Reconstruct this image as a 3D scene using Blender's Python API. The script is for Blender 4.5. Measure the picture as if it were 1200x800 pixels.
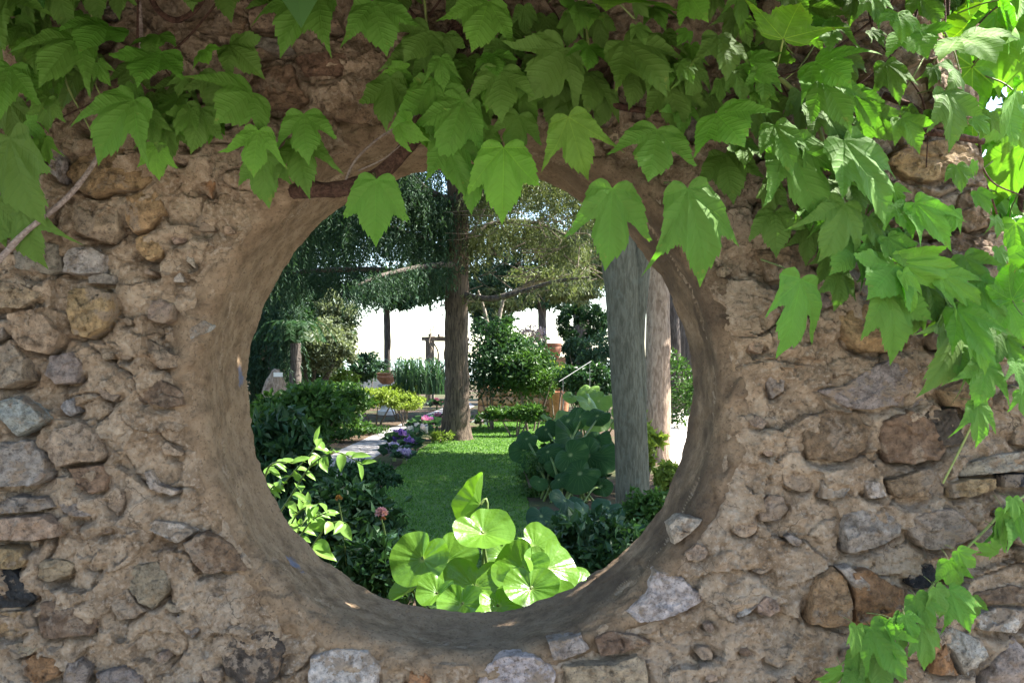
import bpy, math, random
import numpy as np
from mathutils import Matrix, Vector

S = bpy.context.scene
for o in list(bpy.data.objects): bpy.data.objects.remove(o)
COL = S.collection
R = math.radians

# ------------------------------------------------------------------ camera
F = 1100.0                                    # focal length in pixels of the 1200 px frame
EYE = Vector((0.0, -2.0, 1.55))
HZ = 420.0                                    # row of the horizon
cam_d = bpy.data.cameras.new('camera'); cam = bpy.data.objects.new('camera', cam_d); COL.objects.link(cam)
cam.location = EYE; cam.rotation_euler = (R(90), 0, 0)
cam_d.sensor_width = 36; cam_d.lens = 36*F/1200; cam_d.shift_y = (HZ-400)/1200
cam_d.clip_start = 0.05; cam_d.clip_end = 20000
S.camera = cam
# ------------------------------------------------------------------ light
SUN_EL, SUN_AZ = 50.0, 77.0                   # azimuth clockwise from +y: to the right, a little behind the wall
W = bpy.data.worlds.new('World'); S.world = W; W.use_nodes = True
wn = W.node_tree.nodes; wl = W.node_tree.links
bg = wn['Background']; bg.inputs['Strength'].default_value = 0.105
sky = wn.new('ShaderNodeTexSky'); sky.sky_type = 'NISHITA'; sky.sun_disc = False
sky.sun_elevation = R(SUN_EL); sky.sun_rotation = R(SUN_AZ); sky.dust_density = 0.6; sky.air_density = 1.0; sky.ozone_density = 1.0
wl.new(sky.outputs[0], bg.inputs['Color'])
sl = bpy.data.lights.new('sun', 'SUN'); sl.energy = 5.0; sl.angle = R(0.53); sl.color = (1.0, 0.95, 0.86)
so = bpy.data.objects.new('sun', sl); COL.objects.link(so)
sd = Vector((math.sin(R(SUN_AZ))*math.cos(R(SUN_EL)), math.cos(R(SUN_AZ))*math.cos(R(SUN_EL)), math.sin(R(SUN_EL))))
so.rotation_euler = (-sd).to_track_quat('-Z', 'Y').to_euler()
so.location = (8, 4, 20)
S.view_settings.view_transform = 'Standard'; S.view_settings.look = 'None'
S.view_settings.gamma = 1; S.view_settings.use_curve_mapping = False
S.view_settings.exposure = 2.55
S.cycles.use_denoising = True
S.cycles.max_bounces = 7; S.cycles.diffuse_bounces = 3; S.cycles.glossy_bounces = 2
S.cycles.transmission_bounces = 4; S.cycles.transparent_max_bounces = 4
S.cycles.sample_clamp_indirect = 8

# ------------------------------------------------------------------ helpers
def P(px, py, d):
    return Vector(((px-600)/F*d, d-2.0, 1.55-(py-HZ)/F*d))
def G(px, py):                                # a pixel on the ground
    d = 1.55*F/(py-HZ); return Vector(((px-600)/F*d, d-2.0, 0))

def link(o, parent=None):
    COL.objects.link(o)
    if parent: o.parent = parent
    return o
def tag(o, label=None, cat=None, group=None, kind=None):
    if label: o['label'] = label
    if cat: o['category'] = cat
    if group: o['group'] = group
    if kind: o['kind'] = kind
    return o
def empty(name, loc, label, cat, group=None):
    o = bpy.data.objects.new(name, None); o.empty_display_size = 0.1
    o.location = loc; COL.objects.link(o)
    return tag(o, label, cat, group)
def mesh_np(name, V, Fc, mats=None, smooth=True, uv=None, attr=None, midx=None, sharp=None):
    V = np.asarray(V, dtype=np.float32)
    me = bpy.data.meshes.new(name)
    if isinstance(Fc, np.ndarray): groups = [Fc]
    else: groups = [np.asarray(g) for g in Fc if len(g)]
    nl = sum(g.size for g in groups); nf = sum(len(g) for g in groups)
    me.vertices.add(len(V)); me.vertices.foreach_set('co', V.ravel())
    me.loops.add(nl); me.polygons.add(nf)
    li = np.concatenate([g.ravel() for g in groups]).astype(np.int32)
    tot = np.concatenate([np.full(len(g), g.shape[1], np.int32) for g in groups])
    st = np.concatenate([[0], np.cumsum(tot)[:-1]]).astype(np.int32)
    me.loops.foreach_set('vertex_index', li)
    me.polygons.foreach_set('loop_start', st)
    me.polygons.foreach_set('use_smooth', np.full(nf, smooth))
    if midx is not None: me.polygons.foreach_set('material_index', np.asarray(midx, np.int32))
    if uv is not None:
        l = me.uv_layers.new(name='UVMap'); l.data.foreach_set('uv', np.asarray(uv, np.float32)[li].ravel())
    if attr is not None:
        a = me.attributes.new('tone', 'FLOAT', 'POINT'); a.data.foreach_set('value', np.asarray(attr, np.float32))
    me.update(); me.validate()
    if sharp: me.set_sharp_from_angle(angle=R(sharp))
    for m in (mats if isinstance(mats, (list, tuple)) else [mats]):
        if m: me.materials.append(m)
    return me
def obj(name, me, parent=None, loc=None):
    o = bpy.data.objects.new(name, me)
    link(o, parent)
    if loc is not None: o.location = loc
    return o
def part(name, V, Fc, mats, parent, **k):     # V in world space, parent an unrotated empty
    base = np.array(parent.location) if parent else np.zeros(3)
    return obj(name, mesh_np(name, np.asarray(V)-base, Fc, mats, **k), parent)

class MB:                                     # collects pieces into one mesh
    def __init__(s): s.V = []; s.F = {}; s.A = []; s.n = 0
    def add(s, V, Fc, tone=0.5):
        V = np.asarray(V, float); Fc = np.asarray(Fc)
        s.V.append(V); s.F.setdefault(Fc.shape[1], []).append(Fc+s.n)
        s.A.append(np.broadcast_to(np.asarray(tone, float), (len(V),))); s.n += len(V)
        return s
    def data(s):
        return np.concatenate(s.V), [np.concatenate(f) for f in s.F.values()], np.concatenate(s.A)
    def build(s, name, mat, parent=None, smooth=True, sharp=None):
        V, Fc, A = s.data()
        return part(name, V, Fc, mat, parent, smooth=smooth, attr=A, sharp=sharp)

# ------------------------------------------------------------------ numpy noise
_rs = np.random.RandomState(7)
_perm = _rs.permutation(256); _perm = np.concatenate([_perm]*4)
_grad = _rs.normal(size=(256, 3)); _grad /= np.linalg.norm(_grad, axis=1)[:, None]
def pnoise(p):
    p = np.asarray(p, float); i = np.floor(p).astype(int); f = p-i; u = f*f*f*(f*(f*6-15)+10)
    i &= 255; out = 0
    for dx in (0, 1):
        for dy in (0, 1):
            for dz in (0, 1):
                h = _perm[_perm[_perm[i[:, 0]+dx]+i[:, 1]+dy]+i[:, 2]+dz]
                g = _grad[h]; dd = f-np.array([dx, dy, dz])
                w = (u[:, 0] if dx else 1-u[:, 0])*(u[:, 1] if dy else 1-u[:, 1])*(u[:, 2] if dz else 1-u[:, 2])
                out = out+w*(g*dd).sum(1)
    return out*1.6
def fbm(p, o=4, g=0.5):
    p = np.asarray(p, float); a = 1; s = 0
    for k in range(o): s = s+a*pnoise(p*2**k+k*17.3); a *= g
    return s
def cells(q, seed=0):                         # 2-D cells: nearest offset, cell hash, edge distance
    q = np.asarray(q, float); i = np.floor(q).astype(int); f = q-i
    b1 = np.full(len(q), 9.0); b2 = b1.copy(); hh = np.zeros(len(q), int); ox = np.zeros((len(q), 2))
    for dx in (-1, 0, 1):
        for dy in (-1, 0, 1):
            h = _perm[_perm[(i[:, 0]+dx+seed) & 255]+((i[:, 1]+dy) & 255)]
            jx = _grad[h, 0]*0.42+0.5; jy = _grad[h, 1]*0.42+0.5
            vx = dx+jx-f[:, 0]; vy = dy+jy-f[:, 1]; d = np.hypot(vx, vy)
            n = d < b1
            b2 = np.where(n, b1, np.minimum(b2, d)); b1 = np.where(n, d, b1); hh = np.where(n, h, hh)
            ox[n, 0] = -vx[n]; ox[n, 1] = -vy[n]
    return ox, hh, b2-b1
def chunks(x, z, size, seed=0, warp=0.35):    # broken lumps: every cell a tilted facet
    q = np.stack([x, z], 1)/size
    w = np.stack([pnoise(np.stack([q[:, 0]*1.3, q[:, 1]*1.3, q[:, 0]*0+seed+3.1], 1)), pnoise(np.stack([q[:, 0]*1.3, q[:, 1]*1.3, q[:, 0]*0+seed+9.7], 1))], 1)
    ox, hh, e = cells(q+w*warp, seed)
    g = _grad[(hh*7+13) & 255]
    return g[:, 0]*ox[:, 0]+g[:, 1]*ox[:, 1]+0.6*g[:, 2], e

# ------------------------------------------------------------------ materials
class NT:
    def __init__(s, name):
        s.m = bpy.data.materials.new(name); s.m.use_nodes = True; s.t = s.m.node_tree
        s.t.nodes.clear(); s.out = s.n('ShaderNodeOutputMaterial')
    def n(s, typ, ins=None, **k):
        nd = s.t.nodes.new(typ)
        for a, v in k.items(): setattr(nd, a, v)
        for key, v in (ins or {}).items(): s.set(nd, key, v)
        return nd
    def set(s, nd, key, v):
        sock = nd.inputs[key]
        if isinstance(v, bpy.types.NodeSocket): s.t.links.new(v, sock)
        elif hasattr(v, 'outputs'): s.t.links.new(v.outputs[0], sock)
        else: sock.default_value = v
    def math(s, op, a, b=0.0, c=None, clamp=False):
        i = {0: a, 1: b}
        if c is not None: i[2] = c
        return s.n('ShaderNodeMath', i, operation=op, use_clamp=clamp).outputs[0]
    def noise(s, vec, scale, detail=4, rough=0.55, dist=0.0):
        return s.n('ShaderNodeTexNoise', {'Vector': vec, 'Scale': scale, 'Detail': detail, 'Roughness': rough, 'Distortion': dist}).outputs[0]
    def ramp(s, fac, stops):
        nd = s.n('ShaderNodeValToRGB', {0: fac}); e = nd.color_ramp.elements
        while len(e) < len(stops): e.new(0.5)
        for el, (p, c) in zip(e, stops): el.position = p; el.color = (*c, 1) if len(c) == 3 else c
        return nd.outputs[0]
    def step(s, v, a, b):
        return s.n('ShaderNodeMapRange', {'Value': v, 'From Min': a, 'From Max': b}, interpolation_type='SMOOTHSTEP').outputs[0]
    def mix(s, fac, a, b, mode='MIX'):
        nd = s.n('ShaderNodeMix', data_type='RGBA', blend_type=mode)
        for k, v in ((0, fac), (6, a), (7, b)):
            if isinstance(v, tuple) and len(v) == 3: v = (*v, 1)
            s.set(nd, k, v)
        return nd.outputs[2]
    def bump(s, h, strength=0.5, dist=0.01, normal=None):
        i = {'Height': h, 'Strength': strength, 'Distance': dist}
        if normal is not None: i['Normal'] = normal
        return s.n('ShaderNodeBump', i).outputs[0]
    def bsdf(s, col, rough=0.8, normal=None, spec=0.3, **k):
        i = {'Base Color': (*col, 1) if isinstance(col, tuple) and len(col) == 3 else col, 'Roughness': rough, 'Specular IOR Level': spec}
        if normal is not None: i['Normal'] = normal
        i.update(k)
        return s.n('ShaderNodeBsdfPrincipled', i).outputs[0]
    def done(s, sh): s.t.links.new(sh, s.out.inputs[0]); return s.m
    def pos(s): return s.n('ShaderNodeNewGeometry').outputs['Position']
    def objp(s):                              # object space plus a random shift for every object
        tc = s.n('ShaderNodeTexCoord').outputs['Object']
        r = s.n('ShaderNodeObjectInfo').outputs['Random']
        return s.n('ShaderNodeVectorMath', {0: tc, 1: s.n('ShaderNodeCombineXYZ', {0: s.math('MULTIPLY', r, 37.0), 1: s.math('MULTIPLY', r, 91.0), 2: s.math('MULTIPLY', r, 53.0)}).outputs[0]}, operation='ADD').outputs[0]

def mat_mortar():
    t = NT('lime_mortar'); p = t.pos()
    a = t.noise(p, 3.0, 5, 0.6); b = t.noise(p, 14, 6, 0.65); c = t.noise(p, 90, 5, 0.7)
    col = t.ramp(b, [(0.32, (0.185, 0.127, 0.080)), (0.5, (0.315, 0.228, 0.150)), (0.68, (0.43, 0.328, 0.23))])
    col = t.mix(t.math('MULTIPLY', t.step(a, 0.48, 0.62), 0.7), col, (0.35, 0.272, 0.198))
    col = t.mix(t.math('MULTIPLY', t.step(t.noise(p, 6.5, 6, 0.65), 0.50, 0.62), 0.6), col, (0.20, 0.132, 0.08))
    col = t.mix(t.math('MULTIPLY', t.step(c, 0.52, 0.62), 0.4), col, (0.50, 0.42, 0.335))
    col = t.mix(t.math('MULTIPLY', t.step(c, 0.45, 0.36), 0.6), col, (0.10, 0.07, 0.048))
    n = t.bump(t.noise(p, 38, 10, 0.74, 0.6), 0.9, 0.013)
    vo = t.n('ShaderNodeTexVoronoi', {'Vector': t.n('ShaderNodeVectorMath', {0: p, 1: t.n('ShaderNodeVectorMath', {0: t.n('ShaderNodeTexNoise', {'Vector': p, 'Scale': 12.0, 'Detail': 4.0}).outputs[1], 'Scale': 0.07}, operation='SCALE').outputs[0]}, operation='ADD').outputs[0], 'Scale': 17.0}, feature='DISTANCE_TO_EDGE').outputs[0]
    crk = t.math('MULTIPLY', t.step(vo, 0.02, 0.0), t.step(t.noise(p, 6, 3), 0.5, 0.6))
    col = t.mix(t.math('MULTIPLY', crk, 0.7), col, (0.06, 0.042, 0.03))
    n = t.bump(crk, -0.8, 0.01, n)
    n = t.bump(c, 1.0, 0.006, n)
    return t.done(t.bsdf(col, 0.92, n, 0.2))
def mat_plaster():
    t = NT('rim_plaster'); p = t.pos()
    a = t.noise(p, 4.0, 5, 0.6); b = t.noise(p, 22, 6, 0.65); c = t.noise(p, 130, 5, 0.7)
    st = t.n('ShaderNodeVectorMath', {0: p, 1: (6.0, 60.0, 6.0)}, operation='MULTIPLY').outputs[0]
    col = t.ramp(b, [(0.33, (0.18, 0.12, 0.072)), (0.5, (0.31, 0.216, 0.135)), (0.68, (0.42, 0.305, 0.20))])
    col = t.mix(t.math('MULTIPLY', t.step(a, 0.46, 0.65), 0.6), col, (0.34, 0.24, 0.152))
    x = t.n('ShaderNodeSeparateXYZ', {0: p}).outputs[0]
    damp_shade = t.math('MULTIPLY', t.step(x, -0.1, 0.3), t.step(t.noise(p, 7, 4), 0.35, 0.6))  # damp brown streaks, deepened on the right to paint in the reveal's shade
    col = t.mix(t.math('MULTIPLY', damp_shade, 0.75), col, (0.095, 0.066, 0.045))
    col = t.mix(t.math('MULTIPLY', t.step(c, 0.45, 0.36), 0.6), col, (0.09, 0.063, 0.045))
    # old smears of blue paint on the rim
    sm = None
    for (cx, cy, cz, r) in BLUE:
        d = t.n('ShaderNodeVectorMath', {0: p, 1: (cx, cy, cz)}, operation='DISTANCE').outputs[1]
        m = t.step(t.math('ADD', t.math('DIVIDE', d, r), t.math('MULTIPLY', t.math('SUBTRACT', t.noise(p, 30, 4), 0.5), 2.6)), 1.0, 0.6)
        sm = m if sm is None else t.math('MAXIMUM', sm, m)
    col = t.mix(t.math('MULTIPLY', sm, 0.6), col, (0.13, 0.20, 0.36))
    n = t.bump(t.noise(st, 1.0, 5, 0.6), 0.5, 0.006)
    n = t.bump(t.noise(p, 50, 10, 0.78, 0.3), 1.0, 0.016, n)
    n = t.bump(c, 0.9, 0.005, n)
    return t.done(t.bsdf(col, 0.9, n, 0.2))
def mat_stone():
    t = NT('rubble_stone'); p = t.objp()
    oc = t.n('ShaderNodeObjectInfo').outputs['Color']
    a = t.noise(p, 16, 5, 0.6); b = t.noise(p, 45, 6, 0.7); c = t.noise(p, 190, 4, 0.7)
    col = t.mix(1.0, oc, t.ramp(b, [(0.34, (0.45, 0.41, 0.37)), (0.5, (1.0, 0.98, 0.95)), (0.66, (1.45, 1.42, 1.38))]), 'MULTIPLY')
    col = t.mix(t.math('MULTIPLY', t.step(t.noise(p, 13, 8, 0.7), 0.53, 0.585), 0.85), col, (0.32, 0.24, 0.17))      # smeared mortar
    col = t.mix(t.math('MULTIPLY', t.step(t.noise(p, 24, 5), 0.6, 0.7), 0.5), col, (0.27, 0.155, 0.075))
    col = t.mix(t.math('MULTIPLY', t.step(c, 0.44, 0.35), 0.65), col, (0.07, 0.055, 0.042))
    st = t.n('ShaderNodeVectorMath', {0: p, 1: (9.0, 9.0, 55.0)}, operation='MULTIPLY').outputs[0]
    n = t.bump(t.noise(st, 1.6, 6, 0.65, 0.6), 0.6, 0.006)
    n = t.bump(t.noise(p, 60, 10, 0.78, 0.4), 1.0, 0.013, n)
    n = t.bump(c, 1.0, 0.005, n)
    return t.done(t.bsdf(col, t.n('ShaderNodeMapRange', {'Value': a, 'To Min': 0.65, 'To Max': 0.95}).outputs[0], n, 0.3))
def mat_ivy():
    t = NT('ivy_leaf')
    uv = t.n('ShaderNodeTexCoord').outputs['UV']; sp = t.n('ShaderNodeSeparateXYZ', {0: uv})
    u = t.math('MULTIPLY', t.math('SUBTRACT', sp.outputs[0], 0.5), 2.0); v = t.math('MULTIPLY', t.math('SUBTRACT', sp.outputs[1], 0.2), 1.6)
    au = t.math('ABSOLUTE', u)
    th = t.math('ARCTAN2', au, v); r = t.math('SQRT', t.math('ADD', t.math('MULTIPLY', u, u), t.math('MULTIPLY', v, v)))
    ph = t.math('PINGPONG', th, R(22.0))      # veins at 0, 49, 98 degrees
    b = t.math('MULTIPLY', r, t.math('SINE', ph)); a = t.math('MULTIPLY', r, t.math('COSINE', ph))
    wv = t.math('ADD', 0.004, t.math('MULTIPLY', t.math('SUBTRACT', 1.0, r, clamp=True), 0.009))
    main = t.math('SUBTRACT', 1.0, t.step(b, t.math('MULTIPLY', wv, 0.4), wv))
    side = t.math('PINGPONG', t.math('MULTIPLY', t.math('SUBTRACT', a, t.math('MULTIPLY', b, 0.75)), 9.0), 0.5)
    sidev = t.math('MULTIPLY', t.math('SUBTRACT', 1.0, t.step(side, 0.0, 0.06)), 0.16)
    vein = t.math('MAXIMUM', main, sidev)
    oi = t.n('ShaderNodeObjectInfo'); oc = oi.outputs['Color']
    p = t.objp(); nz = t.noise(p, 3.5, 4)
    col = t.mix(1.0, oc, t.ramp(nz, [(0.3, (0.7, 0.75, 0.65)), (0.6, (1.05, 1.05, 1.0)), (0.8, (1.3, 1.2, 1.0))]), 'MULTIPLY')
    edge = t.step(r, 0.55, 1.1)
    col = t.mix(t.math('MULTIPLY', edge, 0.4), col, t.mix(1.0, col, (1.9, 1.45, 1.2), 'MULTIPLY'))
    col = t.mix(t.math('MULTIPLY', vein, 0.6), col, t.mix(1.0, col, (2.6, 1.9, 2.2), 'MULTIPLY'))
    col = t.mix(t.math('MULTIPLY', t.step(t.math('ADD', t.noise(p, 5, 6, 0.7), t.math('MULTIPLY', edge, 0.10)), 0.66, 0.72), 0.7), col, (0.16, 0.11, 0.03))
    under = t.mix(0.55, col, (0.16, 0.29, 0.05))
    bf = t.n('ShaderNodeNewGeometry').outputs['Backfacing']
    col = t.mix(bf, col, under)
    h = t.math('ADD', t.math('MULTIPLY', t.step(side, 0.0, 0.25), 0.22), t.math('SUBTRACT', t.math('MULTIPLY', t.step(b, 0.0, 0.12), 0.8), t.math('MULTIPLY', main, 0.4)))
    n = t.bump(h, 0.35, 0.010)
    n = t.bump(t.noise(uv, 60, 3), 0.25, 0.002, n)
    ro = t.math('ADD', 0.36, t.math('MULTIPLY', bf, 0.3))
    s1 = t.bsdf(col, ro, n, 0.22)
    tc = t.mix(1.0, col, (1.25, 1.75, 0.5), 'MULTIPLY')
    s2 = t.n('ShaderNodeBsdfTranslucent', {'Color': tc, 'Normal': n}).outputs[0]
    return t.done(t.n('ShaderNodeMixShader', {0: 0.34, 1: s1, 2: s2}).outputs[0])
def mat_leaf(name, lo, hi, trans=0.3, rough=0.45, spec=0.4, tr_gain=(1.5, 1.6, 0.8)):
    t = NT(name)
    a = t.n('ShaderNodeAttribute', attribute_name='tone').outputs['Fac']
    col = t.mix(a, lo, hi)
    s1 = t.bsdf(col, rough, None, spec*0.55)
    s2 = t.n('ShaderNodeBsdfTranslucent', {'Color': t.mix(1.0, col, tr_gain, 'MULTIPLY')}).outputs[0]
    return t.done(t.n('ShaderNodeMixShader', {0: trans, 1: s1, 2: s2}).outputs[0])
def mat_round(name, lo, hi, nv=26.0, trans=0.35, rough=0.3, vein_k=0.3, spec=0.5):   # radially veined round leaves, uv centre at the stalk
    t = NT(name)
    uv = t.n('ShaderNodeTexCoord').outputs['UV']; sp = t.n('ShaderNodeSeparateXYZ', {0: uv})
    u = t.math('SUBTRACT', sp.outputs[0], 0.5); v = t.math('SUBTRACT', sp.outputs[1], 0.5)
    th = t.math('ARCTAN2', u, v); r = t.math('MULTIPLY', 2.0, t.math('SQRT', t.math('ADD', t.math('MULTIPLY', u, u), t.math('MULTIPLY', v, v))))
    st = t.math('PINGPONG', t.math('MULTIPLY', th, nv/6.2832), 0.5)
    vein = t.math('MULTIPLY', t.math('SUBTRACT', 1.0, t.step(st, 0.0, 0.07)), t.step(r, 1.1, 0.2))
    oc = t.n('ShaderNodeObjectInfo').outputs['Random']
    p = t.objp()
    col = t.mix(t.math('ADD', t.math('MULTIPLY', t.noise(p, 9, 3), 0.6), t.math('MULTIPLY', oc, 0.4)), lo, hi)
    col = t.mix(t.math('MULTIPLY', vein, vein_k), col, (0.3, 0.38, 0.14))
    col = t.mix(t.math('MULTIPLY', t.step(r, 0.16, 0.0), 0.6), col, (0.4, 0.45, 0.2))
    n = t.bump(st, 0.25, 0.008)
    n = t.bump(t.noise(p, 14, 4), 0.35, 0.02, n)
    s1 = t.bsdf(col, rough, n, spec)
    s2 = t.n('ShaderNodeBsdfTranslucent', {'Color': t.mix(1.0, col, (1.5, 1.6, 0.7), 'MULTIPLY'), 'Normal': n}).outputs[0]
    return t.done(t.n('ShaderNodeMixShader', {0: trans, 1: s1, 2: s2}).outputs[0])
def mat_bark(name, c1, c2, sc=(14, 14, 2.0), patch=None, k=1.0):
    t = NT(name); p = t.pos()
    st = t.n('ShaderNodeVectorMath', {0: p, 1: sc}, operation='MULTIPLY').outputs[0]
    a = t.noise(st, 1.5*k, 6, 0.65, 0.5)
    col = t.mix(t.step(a, 0.35, 0.65), c1, c2)
    if patch: col = t.mix(t.math('MULTIPLY', t.step(t.noise(p, 6*k, 5, 0.6), 0.55, 0.66), 0.7), col, patch)
    n = t.bump(a, 0.8, 0.03/k)
    n = t.bump(t.noise(p, 80*k, 4), 0.3, 0.004/k, n)
    return t.done(t.bsdf(col, 0.9, n, 0.2))
def mat_simple(name, col, rough=0.8, var=0.35, sc=8.0, metal=0.0, bump=0.3, spec=0.3, bd=0.01):
    t = NT(name); p = t.pos()
    a = t.noise(p, sc, 6, 0.65)
    c = t.mix(t.step(a, 0.3, 0.7), tuple(x*(1-var) for x in col), tuple(min(1, x*(1+var)) for x in col))
    n = t.bump(t.noise(p, sc*6, 5), bump, bd)
    return t.done(t.bsdf(c, rough, n, spec, Metallic=metal))
def mat_ground():
    t = NT('garden_soil'); p = t.pos()
    a = t.noise(p, 0.8, 6, 0.6); b = t.noise(p, 25, 6, 0.7)
    col = t.ramp(b, [(0.3, (0.035, 0.024, 0.016)), (0.6, (0.09, 0.062, 0.04)), (0.8, (0.15, 0.11, 0.075))])
    col = t.mix(t.math('MULTIPLY', t.step(a, 0.45, 0.6), 0.6), col, (0.04, 0.07, 0.02))
    return t.done(t.bsdf(col, 0.95, t.bump(b, 0.6, 0.03), 0.15))
def mat_lawn():
    t = NT('lawn_grass'); p = t.pos()
    st = t.n('ShaderNodeVectorMath', {0: p, 1: (1.0, 0.45, 1.0)}, operation='MULTIPLY').outputs[0]
    a = t.noise(p, 1.2, 5, 0.6); b = t.noise(st, 60, 5, 0.7)
    col = t.ramp(b, [(0.25, (0.03, 0.07, 0.014)), (0.55, (0.075, 0.145, 0.026)), (0.8, (0.13, 0.21, 0.04))])
    col = t.mix(t.math('MULTIPLY', t.step(a, 0.5, 0.65), 0.4), col, (0.12, 0.16, 0.04))
    return t.done(t.bsdf(col, 0.8, t.bump(b, 0.45, 0.02), 0.2))
def mat_path(name, c):
    t = NT(name); p = t.pos()
    v = t.n('ShaderNodeTexVoronoi', {'Vector': p, 'Scale': 2.2}, feature='DISTANCE_TO_EDGE').outputs[0]
    a = t.noise(p, 10, 6, 0.7)
    col = t.mix(t.step(a, 0.3, 0.7), tuple(x*0.75 for x in c), tuple(x*1.2 for x in c))
    col = t.mix(t.math('MULTIPLY', t.step(v, 0.05, 0.015), 0.6), col, (0.1, 0.085, 0.07))
    return t.done(t.bsdf(col, 0.9, t.bump(a, 0.4, 0.02), 0.2))
def mat_sea():
    t = NT('sea_water'); p = t.pos()
    n = t.bump(t.noise(p, 0.25, 5, 0.6), 0.4, 0.6)
    return t.done(t.bsdf((0.10, 0.19, 0.24), 0.12, n, 0.5))

# ------------------------------------------------------------------ shapes
def tube(path, radii, seg=10, noise=0.0, nsc=6.0, cap=True, flat=None):
    P_ = np.array([list(p) for p in path], float); n = len(P_); rad = np.broadcast_to(np.asarray(radii, float), (n,))
    T = np.gradient(P_, axis=0); T /= np.linalg.norm(T, axis=1)[:, None]+1e-9
    ref = np.array([0, 1.0, 0]) if abs(T[0][1]) < 0.8 else np.array([1.0, 0, 0])
    V = []
    for i in range(n):
        a = np.cross(ref, T[i]); a /= np.linalg.norm(a)+1e-9; b = np.cross(T[i], a)
        ang = np.arange(seg)/seg*2*math.pi
        V.append(P_[i]+rad[i]*(np.cos(ang)[:, None]*a+np.sin(ang)[:, None]*b))
    V = np.concatenate(V)
    if noise:
        c = np.repeat(P_, seg, 0); d = V-c
        s = np.ones(3)*nsc; s[2] = nsc*0.35 if abs(T[0][2]) > 0.5 else nsc
        V = c+d*(1+noise*fbm(V*s, 3)[:, None])
    i = np.arange(n-1)[:, None]*seg; j = np.arange(seg)[None]; k = (j+1) % seg
    Q = np.stack([i+j, i+k, i+seg+k, i+seg+j], -1).reshape(-1, 4)
    return V, Q
def smooth_path(pts, n):
    pts = np.array([list(p) for p in pts], float); m = len(pts)
    t = np.linspace(0, m-1, n); i = np.clip(np.floor(t).astype(int), 0, m-2); f = (t-i)[:, None]
    p0 = pts[np.maximum(i-1, 0)]; p1 = pts[i]; p2 = pts[i+1]; p3 = pts[np.minimum(i+2, m-1)]
    return 0.5*(2*p1+(p2-p0)*f+(2*p0-5*p1+4*p2-p3)*f**2+(3*p1-p0-3*p2+p3)*f**3)
def rand_dirs(rs, n):
    d = rs.normal(size=(n, 3)); return d/np.linalg.norm(d, axis=1)[:, None]
def leaf_quads(rs, pos, size, aspect=0.45, up=0.4, fold=0.15, dirs=None, droop=0.0):
    """diamond leaves: base, two shoulders, tip; folded along the middle"""
    n = len(pos); size = np.broadcast_to(size, (n,))
    d = rand_dirs(rs, n) if dirs is None else dirs
    d = d.copy(); d[:, 2] -= droop; d /= np.linalg.norm(d, axis=1)[:, None]
    nn = rand_dirs(rs, n); nn[:, 2] += up; nn -= (nn*d).sum(1)[:, None]*d; nn /= np.linalg.norm(nn, axis=1)[:, None]+1e-9
    w = np.cross(d, nn); L = size[:, None]
    b = pos; m = pos+d*L*0.45+nn*L*fold
    V = np.stack([b, pos+d*L*0.42+w*L*aspect*0.5+nn*L*fold, pos+d*L, pos+d*L*0.42-w*L*aspect*0.5+nn*L*fold], 1).reshape(-1, 3)
    Q = np.arange(n*4).reshape(n, 4)
    return V, Q
def crown_points(rs, c, rad, n, nclump, clump_r=0.3, shell=0.55, flatb=None):
    """leaf positions in clumps through an ellipsoid, and a tone per leaf"""
    d = rand_dirs(rs, nclump); r = shell+(1-shell)*rs.rand(nclump)**0.7
    cc = d*r[:, None]
    k = rs.randint(0, nclump, n); ct = rs.rand(nclump)
    q = cc[k]+rand_dirs(rs, n)*(clump_r*(0.6+0.8*rs.rand(nclump))[k]*rs.rand(n)**0.4)[:, None]
    if flatb is not None: q[:, 2] = np.maximum(q[:, 2], flatb+0.1*rs.rand(n))
    return np.array(c)+q*np.array(rad), np.clip(0.25+0.5*ct[k]+0.5*(rs.rand(n)-0.5), 0, 1), np.array(c)+cc*np.array(rad)
def crown(name, parent, mat, seed, c, rad, n, size, nclump=40, clump_r=0.3, shell=0.55, aspect=0.5, up=0.5, flatb=None, droop=0.1):
    rs = np.random.RandomState(seed)
    pos, tone, cc = crown_points(rs, c, rad, n, nclump, clump_r, shell, flatb)
    V, Q = leaf_quads(rs, pos, size*(0.6+0.7*rs.rand(n)), aspect, up, droop=droop)
    return part(name, V, Q, mat, parent, smooth=False, attr=np.repeat(tone, 4)), cc
# ================================================================== THE WALL
WT = 0.34                                     # thickness
HC = P(551, 457, 2.0+WT); HCX, HCZ = HC.x, HC.z; HR = 260/F*(2.0+WT)
BLUE = [(*P(343, 588, 2.30), 0.028), (*P(353, 606, 2.30), 0.032), (*P(366, 622, 2.29), 0.026), (*P(352, 655, 2.2), 0.030), (*P(360, 662, 2.19), 0.024),
        (*P(494, 712, 2.26), 0.022), (*P(293, 437, 2.28), 0.034), (*P(697, 712, 2.2), 0.016), (*P(595, 727, 2.2), 0.014)]
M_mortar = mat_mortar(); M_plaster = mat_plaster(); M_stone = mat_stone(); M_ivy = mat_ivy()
wall = empty('stone_wall', (HCX, 0, 0), 'rubble stone wall with a big round plastered opening onto the garden', 'wall')

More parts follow.
